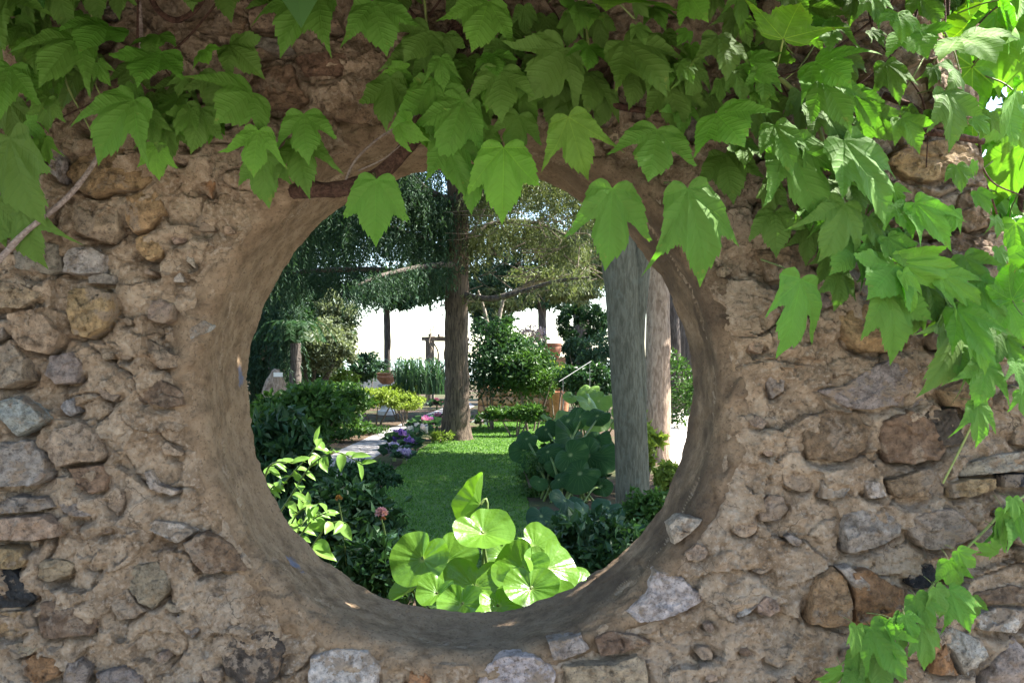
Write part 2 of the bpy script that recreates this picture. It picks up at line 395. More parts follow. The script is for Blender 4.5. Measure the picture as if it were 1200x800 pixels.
def wx(px): return (px-600)/F*2.0
def wz(py): return 1.55-(py-HZ)/F*2.0
def xright(z):                                # broken right end of the wall
    zs = np.array([0.0, 0.85, 1.35, 1.52, 1.68, 1.75, 1.84, 1.90, 2.0, 2.13, 2.31, 2.8])
    xs = np.array([1.40, 1.36, 1.22, 1.15, 1.09, 1.064, 1.027, 1.0, 0.99, 0.955, 0.915, 0.86])
    return np.interp(z, zs, xs)+0.016*pnoise(np.stack([z*9, z*0, z*0+5], 1)) + 0.008*pnoise(np.stack([z*31, z*0, z*0+2], 1))
def hole_r(th):
    th = np.asarray(th); return HR+0.008*pnoise(np.stack([np.cos(th)*1.6, np.sin(th)*1.6, th*0+1.3], 1))+0.004*pnoise(np.stack([np.cos(th)*5, np.sin(th)*5, th*0+7.3], 1))
def mortar_h(x, z):                           # how far the mortar stands out of the plane y=0
    r = np.hypot(x-HCX, z-HCZ)
    p = np.stack([x, x*0, z], 1)
    c1, e1 = chunks(x, z, 0.11, 3); c2, e2 = chunks(x, z, 0.042, 11, 0.45); c3, e3 = chunks(x, z, 0.019, 23, 0.5)
    h = 0.014*fbm(p*5, 3)+0.020*c1+0.008*c2+0.0040*c3+0.002*fbm(p*28, 4, 0.6)
    c4, e4 = chunks(x, z, 0.0095, 41, 0.5)
    h = h+0.0018*c4+0.0016*fbm(p*75, 3, 0.6)
    rough = np.clip((r-HR-0.0)/0.09, 0.15, 1)
    h = h*rough
    k = pnoise(p*np.array([7, 1, 11])+31)     # crack lines where the noise crosses zero
    h -= 0.016*np.exp(-(k/0.035)**2)*np.clip(pnoise(p*4+5)*3, 0, 1)*rough
    return h
# stones: (proud m, colour, outline in photo pixels)
SC = dict(tan=(.36, .27, .185), ochre=(.37, .255, .135), grey=(.29, .25, .21), lilac=(.43, .385, .35), blue=(.35, .335, .32), black=(.03, .03, .032),
          orange=(.32, .175, .085), brown=(.23, .155, .10), mort=(.33, .25, .18), pale=(.42, .36, .30), dark=(.09, .07, .055), pink=(.36, .275, .205), purple=(.28, .24, .21))
STONES = [
 (.028,'ochre',[(95,178),(118,170),(150,172),(178,195),(182,212),(165,222),(135,225),(112,232),(92,222),(80,205)]),
 (.022,'tan',[(88,232),(118,235),(140,248),(143,270),(132,284),(105,278),(82,268)]),
 (.030,'ochre',[(150,232),(168,224),(190,224),(196,250),(178,268),(158,274),(150,262)]),
 (.022,'ochre',[(163,278),(190,270),(194,290),(190,302),(174,305),(160,292)]),
 (.030,'grey',[(18,290),(48,283),(72,288),(75,318),(60,322),(20,315)]),
 (.032,'lilac',[(77,292),(110,290),(126,300),(120,320),(102,323),(78,320)]),
 (.02,'blue',[(55,170),(75,168),(80,195),(75,215),(58,200)]),
 (.016,'grey',[(105,324),(125,320),(137,324),(135,333),(108,332)]),
 (.045,'ochre',[(84,340),(112,336),(138,345),(140,365),(128,385),(108,396),(90,392),(85,370)]),
 (.040,'tan',[(18,368),(45,362),(62,372),(78,395),(62,415),(42,412),(28,400)]),
 (.034,'tan',[(-6,330),(28,333),(58,345),(32,362),(-6,362)]),
 (.025,'grey',[(-8,372),(12,376),(10,395),(-6,402)]),
 (.040,'pink',[(-6,408),(18,400),(36,420),(38,445),(12,455),(-6,452)]),
 (.026,'purple',[(60,418),(88,412),(98,425),(92,448),(70,450),(60,438)]),
 (.046,'blue',[(-4,472),(30,462),(48,475),(62,490),(45,500),(24,510),(8,490)]),
 (.020,'blue',[(76,470),(90,465),(93,482),(84,487),(74,478)]),
 (.048,'pink',[(55,520),(72,502),(100,492),(118,508),(130,530),(125,538),(98,540),(70,546),(60,535)]),
 (.036,'grey',[(-6,520),(40,515),(58,535),(60,560),(45,567),(-6,568)]),
 (.030,'brown',[(80,549),(125,543),(132,558),(128,572),(112,577),(98,570)]),
 (.034,'grey',[(-6,592),(20,580),(58,580),(68,592),(50,597),(25,598),(-6,602)]),
 (.028,'grey',[(72,587),(110,589),(120,598),(115,604),(85,602),(74,596)]),
 (.044,'tan',[(-6,607),(35,602),(60,600),(76,612),(76,625),(50,630),(-6,632)]),
 (.014,'black',[(-6,670),(15,665),(30,680),(45,700),(30,710),(-6,712)]),
 (.026,'ochre',[(-4,640),(25,642),(36,655),(30,663),(8,664),(-4,660)]),
 (.030,'tan',[(52,655),(75,652),(90,660),(85,672),(60,680),(45,675)]),
 (.034,'brown',[(52,705),(75,698),(100,705),(118,722),(112,740),(80,742),(55,745),(50,730)]),
 (.030,'orange',[(27,772),(45,764),(78,773),(72,790),(48,797),(30,786)]),
 (.020,'ochre',[(-4,716),(40,712),(45,733),(30,742),(-4,740)]),
 (.030,'tan',[(13,752),(38,747),(52,755),(42,763),(20,770)]),
 (.026,'grey',[(82,775),(95,770),(108,780),(100,802),(75,802)]),
 (.032,'grey',[(115,787),(150,777),(168,789),(170,806),(120,806)]),
 (.026,'brown',[(220,634),(240,622),(262,629),(275,642),(290,668),(270,668),(245,670),(230,655)]),
 (.022,'mort',[(132,562),(145,555),(152,572),(150,590),(140,605),(130,590)]),
 (.024,'mort',[(155,662),(185,657),(200,677),(200,692),(180,712),(165,702),(152,684)]),
 (.020,'mort',[(122,690),(148,684),(162,702),(172,714),(160,722),(140,725),(133,712)]),
 (.014,'dark',[(255,737),(280,722),(310,730),(333,757),(328,790),(300,802),(265,792)]),
 (.018,'lilac',[(365,770),(395,758),(430,762),(447,780),(440,804),(362,804)]),
 (.010,'orange',[(480,787),(492,780),(505,794),(500,806),(478,804)]),
 (.018,'lilac',[(565,785),(590,767),(625,766),(645,777),(652,787),(645,806),(560,806)]),
 (.020,'purple',[(642,750),(680,743),(690,759),(668,768),(648,772)]),
 (.030,'tan',[(660,777),(690,774),(718,774),(745,768),(758,780),(758,806),(665,806)]),
 (.022,'brown',[(696,747),(715,738),(745,742),(762,752),(740,758),(704,766)]),
 (.024,'lilac',[(735,715),(758,692),(768,667),(785,672),(800,677),(812,690),(828,695),(820,705),(795,715),(770,722),(745,728)]),
 (.020,'pale',[(782,614),(795,604),(822,608),(812,620),(790,637)]),
 (.022,'pink',[(802,646),(815,636),(830,641),(825,653),(805,656)]),
 (.020,'blue',[(860,694),(882,697),(886,706),(872,718),(862,722)]),
 (.028,'mort',[(884,706),(895,696),(908,700),(911,712),(900,720),(886,716)]),
 (.046,'ochre',[(946,692),(955,672),(974,662),(988,676),(994,706),(990,728),(968,731),(945,727)]),
 (.050,'orange',[(990,666),(1012,663),(1040,681),(1058,689),(1055,710),(1035,725),(1000,732),(996,706)]),
 (.058,'pale',[(977,662),(990,659),(1012,680),(1010,692),(998,690)]),
 (.034,'black',[(1060,670),(1068,658),(1090,659),(1096,672),(1085,684),(1064,686)]),
 (.046,'pink',[(1054,610),(1078,598),(1110,593),(1142,618),(1140,628),(1110,637),(1078,641),(1062,625)]),
 (.034,'purple',[(985,602),(1010,592),(1040,594),(1052,611),(1050,625),(1025,640),(990,648),(985,625)]),
 (.026,'lilac',[(958,562),(985,556),(994,570),(985,582),(962,583)]),
 (.026,'pale',[(1007,561),(1027,564),(1034,579),(1016,583)]),
 (.030,'brown',[(1036,562),(1085,547),(1100,560),(1098,573),(1085,581),(1044,582)]),
 (.034,'ochre',[(1108,565),(1130,560),(1163,559),(1163,572),(1135,579),(1108,580)]),
 (.036,'grey',[(1120,545),(1160,531),(1206,526),(1206,548),(1165,552),(1125,558)]),
 (.028,'black',[(1169,556),(1206,552),(1206,568),(1171,570)]),
 (.034,'brown',[(1030,492),(1060,479),(1090,492),(1108,525),(1100,538),(1065,542),(1040,540),(1028,515)]),
 (.040,'purple',[(958,457),(985,452),(1015,430),(1040,420),(1075,442),(1083,468),(1065,478),(1040,474),(1010,480),(985,475)]),
 (.028,'brown',[(935,492),(970,478),(1000,482),(1018,500),(1012,525),(985,540),(945,538)]),
 (.012,'grey',[(897,430),(910,422),(919,435),(917,458),(905,467),(897,450)]),
 (.042,'ochre',[(980,370),(1010,354),(1040,380),(1055,400),(1040,412),(1005,412),(985,395)]),
 (.036,'ochre',[(1035,190),(1060,170),(1105,164),(1140,175),(1146,200),(1120,205),(1085,215),(1055,208)]),
 (.034,'brown',[(1120,230),(1140,220),(1158,237),(1153,265),(1130,275),(1115,255)]),
 (.030,'tan',[(1060,242),(1085,230),(1110,250),(1105,275),(1075,278),(1055,262)]),
 (.034,'brown',[(1082,287),(1120,272),(1160,285),(1172,303),(1140,310),(1095,305)]),
 (.030,'ochre',[(1100,457),(1135,442),(1160,452),(1155,475),(1110,476)]),
 (.006,'dark',[(1083,482),(1120,478),(1130,518),(1105,523),(1085,500)]),
 (.034,'tan',[(1182,502),(1204,488),(1208,522),(1185,520)]),
 (.034,'lilac',[(1099,745),(1110,732),(1145,747),(1155,765),(1130,790),(1112,760)]),
 (.030,'orange',[(1083,747),(1095,738),(1110,766),(1122,790),(1090,787)]),
 (.028,'lilac',[(1140,720),(1165,709),(1200,710),(1206,722),(1185,738),(1145,735)]),
 (.026,'grey',[(1165,767),(1185,744),(1200,762),(1208,804),(1150,804)]),
 (.022,'black',[(1032,774),(1045,764),(1058,772),(1050,790),(1037,802)]),
 (.028,'brown',[(1130,695),(1180,682),(1206,690),(1204,702),(1140,705)]),
 (.022,'brown',[(218,32),(250,17),(290,22),(285,45),(250,42),(225,38)]), (.022,'brown',[(347,70),(370,64),(415,64),(418,82),(395,92),(357,88)]),
 (.022,'grey',[(290,42),(330,50),(345,60),(320,62),(295,54)]), (.026,'brown',[(288,82),(345,80),(350,100),(363,120),(340,130),(302,125),(288,100)]),
 (.024,'brown',[(370,98),(410,94),(450,97),(455,130),(440,150),(395,140),(373,120)]), (.022,'tan',[(292,18),(320,7),(353,15),(330,36),(295,34)]),
 (.012,'orange',[(230,202),(245,202),(254,215),(249,233),(240,226)]), (.012,'blue',[(222,386),(240,376),(248,381),(243,389),(225,398)]),
 (.022,'mort',[(165,400),(175,397),(205,415),(223,421),(213,430),(190,432),(175,420)]), (.026,'brown',[(165,470),(165,447),(190,444),(215,457),(220,474),(200,477),(180,473)]),
 (.012,'lilac',[(205,325),(213,319),(217,331),(204,330)]), (.02,'pale',[(222,292),(230,298),(230,315),(222,307)]),
 (.026,'pale',[(170,552),(180,550),(187,566),(210,574),(205,580),(180,572)]), (.022,'pale',[(147,612),(175,607),(215,612),(230,622),(210,635),(180,620)]),
 (.03,'tan',[(20,180),(48,176),(52,200),(30,205)]), (.03,'brown',[(-8,240),(20,235),(40,262),(20,275),(-8,270)]),
 (.03,'brown',[(880,75),(930,70),(960,95),(940,120),(895,110)]), (.03,'brown',[(985,40),(1030,35),(1060,60),(1050,92),(1005,90)]), (.03,'tan',[(1085,120),(1120,95),(1146,110),(1146,140),(1100,145)]),
 (.03,'brown',[(1020,295),(1050,290),(1058,310),(1030,318)]), (.03,'brown',[(880,290),(920,300),(930,325),(900,330)]), (.026,'tan',[(878,395),(893,400),(890,415),(876,410)]),
 (.03,'brown',[(480,20),(530,12),(560,40),(530,62),(485,50)]), (.03,'brown',[(640,50),(690,40),(720,70),(690,95),(645,85)]), (.03,'tan',[(180,75),(215,70),(235,95),(215,118),(185,105)]),
 (.03,'brown',[(95,118),(140,112),(160,140),(130,160),(98,150)]), (.028,'grey',[(-40,620),(-12,612),(-10,650),(-45,655)]), (.03,'tan',[(-60,500),(-12,490),(-12,520),(-62,530)]),
 (.03,'tan',[(-55,420),(-14,415),(-14,450),(-60,455)]), (.03,'grey',[(-60,330),(-14,325),(-12,365),(-58,370)]), (.03,'brown',[(-60,240),(-15,235),(-14,280),(-62,285)]), (.03,'tan',[(-70,700),(-12,705),(-12,745),(-60,750)]),
 (.03,'tan',[(1212,600),(1250,590),(1260,630),(1220,640)]), (.03,'grey',[(1212,660),(1260,655),(1262,700),(1215,705)]),
]
rs = np.random.RandomState(21)
def circ_of(poly):
    a = np.array(poly, float); c = a.mean(0); return c, np.hypot(*(a-c).T).max()
occ = [circ_of(s[2]) for s in STONES]
fill = []
names = ['mort', 'mort', 'mort', 'tan', 'brown', 'pale', 'grey', 'mort', 'pink', 'purple']
for tries in range(9000):                     # smaller rubble and lumps between them
    if len(fill) >= 135: break
    x = rs.uniform(-70, 1235); y = rs.uniform(-40, 850)
    rad = rs.uniform(7, 22)*(1.0 if tries < 4000 else 0.7)
    if math.hypot(x-542, y-463) < 322+rad: continue
    if x > 600+float(xright(np.array([wz(y)]))[0])/2.0*F-rad-6: continue
    if y < 130 and tries % 3: continue
    if any(math.hypot(x-c[0], y-c[1]) < r*0.86+rad*0.95 for c, r in occ): continue
    n = rs.randint(5, 8); an = np.sort(rs.rand(n)*0.7+np.arange(n))/n*2*math.pi
    el = rs.uniform(0.5, 0.95); ti = rs.normal()*0.35
    q = np.stack([np.cos(an), np.sin(an)*el], 1)*rad*(0.75+0.35*rs.rand(n))[:, None]
    q = q@np.array([[math.cos(ti), math.sin(ti)], [-math.sin(ti), math.cos(ti)]])+[x, y]
    near = math.hypot(x-542, y-463) < 420
    fill.append((rs.uniform(.008, .022) if near else rs.uniform(.012, .032), 'mort' if near and rs.rand() < .7 else names[rs.randint(len(names))], [tuple(v) for v in q]))
    occ.append((np.array([x, y]), rad))
for tries in range(3000):                     # bigger rubble farther left, past the picture
    if len(fill) >= 190 or len(STONES)+len(fill) >= 298: break
    x = rs.uniform(-640, -75); y = rs.uniform(-60, 860); rad = rs.uniform(18, 34)
    if any(math.hypot(x-c[0], y-c[1]) < r*0.8+rad*0.9 for c, r in occ): continue
    n = rs.randint(5, 8); an = np.sort(rs.rand(n)*0.7+np.arange(n))/n*2*math.pi
    q = np.stack([np.cos(an), np.sin(an)*rs.uniform(.5, .9)], 1)*rad*(0.8+0.3*rs.rand(n))[:, None]+[x, y]
    fill.append((rs.uniform(.02, .04), names[rs.randint(3, len(names))], [tuple(v) for v in q])); occ.append((np.array([x, y]), rad))
ALL = STONES+fill

# mortar body
def axis(a, b, c, d, fine, coarse):
    return np.concatenate([np.arange(a, b, coarse), np.arange(b, c, fine), np.linspace(c, d, max(2, int((d-c)/coarse)))])
us = np.concatenate([np.arange(-4.2, -2.1, 0.03), np.arange(-2.1, -1.2, 0.009), np.arange(-1.2, 0.93, 0.0034)])
zs = axis(0.0, 0.78, 2.42, 3.4, 0.0034, 0.05)
nu, nz = len(us), len(zs)
uu, zz = np.meshgrid(us, zs, indexing='ij'); x_ = uu.ravel(); z_ = zz.ravel()
t_ = np.clip((x_+0.2)/1.13, 0, 1); ur = us[-1]
x_ = np.where(x_ > -0.2, -0.2+(x_+0.2)*(xright(z_)+0.2)/(ur+0.2), x_)
h = mortar_h(x_, z_)
# the mortar sinks under the lower edge of every stone and climbs round it
sink = np.zeros_like(h)
for (pr, cn, poly) in ALL:
    c, r = circ_of(poly); cx, cz, rr = wx(c[0]), wz(c[1]), r/F*2.0
    m = np.where((abs(x_-cx) < rr*1.8) & (abs(z_-cz) < rr*1.8))[0]
    if not len(m): continue
    a = np.array([(wx(q[0]), wz(q[1])) for q in poly]); ang = np.arctan2(a[:, 1]-cz, a[:, 0]-cx); rad_ = np.hypot(a[:, 0]-cx, a[:, 1]-cz)
    o_ = np.argsort(ang); ang = ang[o_]; rad_ = rad_[o_]
    th = np.arctan2(z_[m]-cz, x_[m]-cx); R_ = np.interp(th, np.concatenate([ang-2*math.pi, ang, ang+2*math.pi]), np.tile(rad_, 3))
    dd = (np.hypot(z_[m]-cz, x_[m]-cx)-R_)
    w = np.exp(-(np.maximum(dd, 0)/0.009)**2)*np.clip(0.25+0.85*np.clip(-(z_[m]-cz)/(rr*0.6), -0.4, 1)+0.5*pnoise(np.stack([x_[m]*14,x_[m]*0+9,z_[m]*14],1)),0,1.2)
    lo = np.exp(-(np.maximum(dd, 0)/0.0055)**2)*np.clip(-(z_[m]-cz)/(rr*0.55), 0, 1)
    sink[m] = np.maximum(sink[m], np.maximum(w*0.4*pr+0.009*w, lo*(0.5*pr+0.018)))
rr_ = np.hypot(x_-HCX, z_-HCZ)
h = h+0.011*np.clip((rr_-HR-0.05)/0.08,0,1)*(1+0.8*pnoise(np.stack([x_*7,x_*0+4,z_*7],1)))-sink*np.clip((rr_-HR-0.03)/0.05, 0, 1)
hrt = hole_r(np.arctan2(z_-HCZ, x_-HCX))
h = h-0.08*np.clip(1-(rr_-hrt-0.006)/0.016, 0, 1)-0.06*np.clip(1-(rr_-HR+0.010)/0.035+0.55*pnoise(np.stack([x_*22,x_*0+6,z_*22],1))+0.8*pnoise(np.stack([x_*6,x_*0+2,z_*6],1)),0,1)
y_ = -h
Vf = np.stack([x_, y_, z_], 1)
idx = np.arange(nu*nz).reshape(nu, nz)
Qf = np.stack([idx[:-1, :-1], idx[1:, :-1], idx[1:, 1:], idx[:-1, 1:]], -1).reshape(-1, 4)
Qf = Qf[(rr_-hrt)[Qf].min(1) > 0.005]
step = 8
ib = idx[::step, ::step]
if (nu-1) % step: ib = np.concatenate([ib, idx[-1:, ::step]], 0)
if (nz-1) % step: ib = np.concatenate([ib, np.concatenate([idx[::step, -1], idx[-1:, -1]] if (nu-1) % step else [idx[::step, -1]])[:, None]], 1)
Vb = Vf.copy(); Vb[:, 1] = WT+0.008*fbm(Vf*6, 3)
off = len(Vf)
Qb = np.stack([ib[:-1, :-1], ib[:-1, 1:], ib[1:, 1:], ib[1:, :-1]], -1).reshape(-1, 4)
Qb = Qb[(rr_-hrt)[Qb].min(1) > 0.01]+off
def strip(a, flip):                           # front border to back border, in three steps
    q = []; rows = [Vf[a]]
    return a
bord = []
extraV = []; extraQ = []; base_n = 2*off
for a, flip in ((idx[-1, :], 0), (idx[:, -1], 1), (idx[0, :], 1)):
    L_ = len(a); K = 14; rows = [a]
    for k in range(1, K):
        f = k/K; v = Vf[a]*(1-f)+Vb[a]*f
        if a is not None and len(set(a)) and a[0] == idx[-1, 0]:
            v[:, 0] += 0.030*fbm(v*9, 4)-0.012
        rows.append(np.arange(base_n, base_n+L_)); extraV.append(v); base_n += L_
    rows.append(a+off)
    for k in range(K):
        q = np.stack([rows[k][:-1], rows[k+1][:-1], rows[k+1][1:], rows[k][1:]], -1)
        extraQ.append(q[:, ::-1] if flip else q)
Vw = np.concatenate([Vf, Vb]+extraV); Qw = np.concatenate([Qf, Qb]+extraQ)
used = np.unique(Qw); remap = np.zeros(len(Vw), int); remap[used] = np.arange(len(used))
part('mortar', Vw[used], remap[Qw], M_mortar, wall, sharp=50)

# the plastered rim: back lip, reveal, rounded front arris, fading under the rough face
prof = [(0.12, WT-0.004), (0.05, WT+0.006), (0.018, WT+0.008), (0.006, WT+0.003), (0.0, WT-0.008)]
prof += [(0.0+0.012*math.sin(k/40*3.1), WT-0.008-(WT-0.008-0.05)*k/40) for k in range(1, 41)]
for k in range(1, 13):
    a = k/12*math.pi/2; prof.append((0.034-0.034*math.cos(a), 0.05-0.052*math.sin(a)-0.002))
prof += [(0.034+0.006*k, -0.004+0.0004*k*k) for k in range(1, 15)]
prof = np.array(prof); npf = len(prof); nth = 620
th = np.arange(nth)/nth*2*math.pi; hr = hole_r(th)
rad_ = hr[:, None]+prof[None, :, 0]; X = HCX+np.cos(th)[:, None]*rad_; Z = HCZ+np.sin(th)[:, None]*rad_; Y = np.broadcast_to(prof[None, :, 1], X.shape)
Vr = np.stack([X, Y, Z], -1).reshape(-1, 3)
dprof = np.gradient(prof, axis=0); nrm2 = np.stack([-dprof[:, 1], dprof[:, 0]], 1); nrm2 /= np.linalg.norm(nrm2, axis=1)[:, None]
nrm2 = -nrm2 if nrm2[25, 0] > 0 else nrm2     # in the reveal the outside points to the centre
N3 = np.stack([np.cos(th)[:, None]*nrm2[None, :, 0], np.broadcast_to(nrm2[None, :, 1], X.shape), np.sin(th)[:, None]*nrm2[None, :, 0]], -1).reshape(-1, 3)
cth = np.repeat(th, npf)*HR; sy = np.tile(np.cumsum(np.hypot(*dprof.T)), nth)
ck, _ = chunks(cth, sy, 0.075, 5, 0.5); ck2, _ = chunks(cth, sy, 0.03, 9, 0.5)
gr = np.tile(np.clip((np.arange(npf)-44)/12, 0.15, 1), nth)
dsp = 0.006*fbm(Vr*8, 3)+0.0022*fbm(Vr*40, 4, 0.6)+gr*(0.008*ck+0.005*ck2)
kk = pnoise(Vr*np.array([6, 9, 6])+3); dsp = dsp-0.007*np.exp(-(kk/0.03)**2)*np.clip(pnoise(Vr*3+8)*3, 0, 1)
Vr = Vr+N3*dsp[:, None]
i = np.arange(nth)[:, None]*npf; i2 = ((np.arange(nth)+1) % nth)[:, None]*npf; j = np.arange(npf-1)[None]
Qr = np.stack([i+j, i2+j, i2+j+1, i+j+1], -1).reshape(-1, 4)
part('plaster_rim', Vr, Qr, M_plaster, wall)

# stones
def make_stone(k, pr, cn, poly):
    pr *= 0.85
    rs = np.random.RandomState(500+k)
    a = np.array([(wx(q[0]), wz(q[1])) for q in poly]); c = a.mean(0)
    N = 64 if k < len(STONES) else 28
    seg = np.roll(a, -1, 0)-a; ln = np.hypot(*seg.T); cum = np.concatenate([[0], np.cumsum(ln)])
    s = np.arange(N)/N*cum[-1]; e = np.clip(np.searchsorted(cum, s, 'right')-1, 0, len(a)-1)
    o = a[e]+seg[e]*((s-cum[e])/ln[e])[:, None]
    rr = np.hypot(*(o-c).T).mean()
    os_ = o.copy()
    for _ in range(N//8): os_ = 0.5*os_+0.25*(np.roll(os_, 1, 0)+np.roll(os_, -1, 0))
    o = c+(o-c)*(1+0.06*fbm(np.stack([o[:, 0]*60, o[:, 1]*50, o[:, 0]*0+k], 1), 4, .7))[:, None]
    if np.cross(*(a[[1, 2]]-a[[0, 0]])) > 0: o = o[::-1]; os_ = os_[::-1]
    sc = [(1.07, -0.030), (1.02, -0.006), (1.0, 0.60), (0.985, 0.88), (0.955, 1.0), (.91, 1), (.85, 1), (0.78, 1.0), (.70, 1), (0.61, 1.0), (.52, 1), (0.42, 1.0), (.32, 1), (0.22, 1.0), (0.11, 1.0)]
    if N < 40: sc = sc[:6]+sc[7::2]
    tx, tz = rs.normal(size=2)*0.22; tz -= 0.30; V = []
    npl = rs.randint(3, 6); pa = rs.rand(npl)*6.283; ps_ = rs.uniform(.25, .65, npl); po = rs.uniform(.3, .8, npl)
    for (s_, hh) in sc:
        w_ = min(1, max(0, (s_-.45)/.5)); q = c+(o*w_+os_*(1-w_)-c)*s_
        if hh <= 0: y = np.full(N, -hh)
        else:
            kx = np.stack([q[:, 0]*60, q[:, 1]*60, q[:, 0]*0+k], 1)
            ch, _ = chunks(q[:, 0]+k*3.7, q[:, 1], max(0.03, rr*0.9), k, 0.25); ch2, _ = chunks(q[:, 0]+k*1.7, q[:, 1], 0.017, k+4, 0.4)
            d_ = q-c
            top = pr+(d_[:, 0]*tx+d_[:, 1]*tz)*min(1, pr/0.03)*0.9
            for i_ in range(npl):               # planes that split the face
                top = np.minimum(top, pr*(1.0-0.1*i_/npl)+ps_[i_]*(po[i_]*rr-(d_[:, 0]*math.cos(pa[i_])+d_[:, 1]*math.sin(pa[i_]))))
            top = np.maximum(top, pr*0.25)
            h_ = (top+(0.14*pr+0.002)*ch+0.0035*ch2+0.0032*fbm(kx, 4, .6))*hh
            y = -np.maximum(h_, 0.002 if hh > .5 else -0.004)
        V.append(np.stack([q[:, 0], y, q[:, 1]], 1))
    V = np.concatenate(V); nr = len(sc)
    i = np.arange(nr-1)[:, None]*N; j = np.arange(N)[None]; j2 = (j+1) % N
    Q = np.stack([i+j, i+j2, i+N+j2, i+N+j], -1).reshape(-1, 4)
    V = np.concatenate([V, V[-N:].mean(0)[None]]); ci = len(V)-1
    T = np.stack([(nr-1)*N+np.arange(N), (nr-1)*N+(np.arange(N)+1) % N, np.full(N, ci)], 1)
    ctr = np.array([c[0], 0, c[1]])
    ob = obj('stone', mesh_np('stone', V-ctr, [Q, T], M_stone, sharp=32), wall, ctr-np.array(wall.location))
    col = np.array(SC[cn])*(0.85+0.3*rs.rand())*(1+0.022*rs.normal(size=3)); ob.color = (*np.clip(col, 0.01, 0.6), 1)
for k, s in enumerate(ALL): make_stone(k, *s)

# ================================================================== THE IVY
def leaf_mesh(seed):
    rs = np.random.RandomState(seed)
    half = [(0, 0.0), (.05, -.05), (.11, -.09), (.22, -.115), (.34, -.07), (.43, .06), (.50, .22), (.575, .40), (.655, .57), (.80, .735), (.62, .655), (.48, .58), (.375, .535), (.325, .535), (.335, .64), (.305, .755), (.215, .86), (.09, .965), (0, 1.10)]
    lob = rs.uniform(0.78, 1.10); sin_ = rs.uniform(0.80, 1.16)
    def side(sg):
        h_ = np.array(half); k1 = rs.uniform(0.92, 1.08)
        h_[9] *= lob*k1; h_[8] *= (lob*k1+1)/2; h_[11:14] *= sin_
        d = []
        for i in range(len(h_)-1):
            for f in np.linspace(0, 1, 7)[:-1]:
                d.append(h_[i]*(1-f)+h_[i+1]*f)
        d = np.array(d)
        sm = d.copy()
        keep = np.zeros(len(d), bool); keep[[0, 54]] = True
        s2 = (np.roll(d, 1, 0)+d*2+np.roll(d, -1, 0))/4; s2[0] = d[0]; s2[-1] = d[-1]
        sm = np.where(keep[:, None], d, s2)
        r_ = np.hypot(*sm.T)[:, None]+1e-6
        tooth = np.zeros(len(sm)); ii = np.arange(len(sm))
        tooth = np.where((ii > 22) & (ii < 102) & (abs(ii-54) > 2), ((ii*0.2+rs.rand()) % 1)*0.075-0.03, 0)
        sm = sm*(1+tooth[:, None]); sm[:, 0] *= sg
        return sm
    rgt = side(1); lft = side(-1)
    o = np.concatenate([rgt, [[0, 1.10]], lft[::-1][:-1]]); N = len(o)
    ts = [0.12, 0.28, 0.44, 0.6, 0.75, 0.88, 1.0]
    U = np.concatenate([o*t for t in ts]+[[[0, 0]]])
    u, v = U.T; r = np.hypot(u, v); th = np.abs(np.arctan2(u, v))
    ph = np.abs((th+R(22.0)) % R(44)-R(22.0))          # angle to the nearest vein
    z = 0.42*r*np.sin(ph)*(1-0.35*r)                    # lamina lifts between veins
    z -= 0.06*np.clip(1-np.abs(u)/0.25, 0, 1)*0
    k1, k2, k3, k4 = rs.uniform(0.10, 0.42), rs.uniform(0.05, 0.32), rs.uniform(-0.3, 0.3), rs.uniform(0.0, 0.5)
    z -= k1*np.maximum(v, 0)**2+k2*u**2+k3*u*v
    z -= k4*np.clip(r-0.75, 0, 1)**2*3
    z += rs.uniform(0.04, 0.12)*np.clip(-v, 0, 1)*4
    z += 0.05*pnoise(np.stack([u*2.2, v*2.2, u*0+seed*3.3], 1))+0.02*pnoise(np.stack([u*6, v*6, u*0+seed*1.3], 1))
    wig = np.clip((r-0.5)*2, 0, 1); z += wig*0.025*np.sin(th*17+seed)
    if seed % 3 == 1: z += 0.55*np.clip(u-0.28, 0, 1)**1.5*2.0   # one lobe curled up
    if seed % 5 == 2: z += 0.5*np.clip(-u-0.28, 0, 1)**1.5*2.0
    V = np.stack([u, v, z], 1)
    n = len(ts); i = np.arange(n-1)[:, None]*N; j = np.arange(N)[None]; j2 = (j+1) % N
    Q = np.stack([i+j, i+N+j, i+N+j2, i+j2], -1).reshape(-1, 4)[:, ::-1]
    T = np.stack([np.full(N, n*N), (np.arange(N)+1) % N, np.arange(N)], 1)
    uv = np.stack([u/2+0.5, v/1.6+0.2], 1)
    # stalk from the notch back behind the blade
    q = rs.uniform(-0.2, 0.2); pth = smooth_path([(0, 0.015, -0.012), (q*0.2, -0.04, -0.07), (q*.7, -0.15, -0.22), (q*1.6, -0.26, -0.52)], 8)
    tv, tq = tube(pth, np.linspace(0.011, 0.015, 8), 6)
    V2 = np.concatenate([V, tv]); uv2 = np.concatenate([uv, np.full((len(tv), 2), 0.5)])
    mi = np.concatenate([np.zeros(len(Q), int), np.ones(len(tq), int), np.zeros(len(T), int)])
    return mesh_np('leaf', V2, [np.concatenate([Q, tq+len(V)]), T], [M_ivy, M_petiole], uv=uv2, midx=mi)
M_petiole = mat_simple('leaf_stalk', (0.10, 0.13, 0.04), 0.5, 0.3, 20)
M_vine = mat_bark('vine_bark', (0.05, 0.026, 0.018), (0.13, 0.07, 0.05), (60, 60, 60), None, 1.0)
M_vinepale = mat_bark('bare_stem_bark', (0.25, 0.19, 0.165), (0.42, 0.34, 0.30), (80, 80, 80), None, 1.0)
M_greenstem = mat_simple('green_stem', (0.22, 0.27, 0.08), 0.5, 0.3, 20)
LEAVES = [leaf_mesh(s) for s in range(1, 15)]
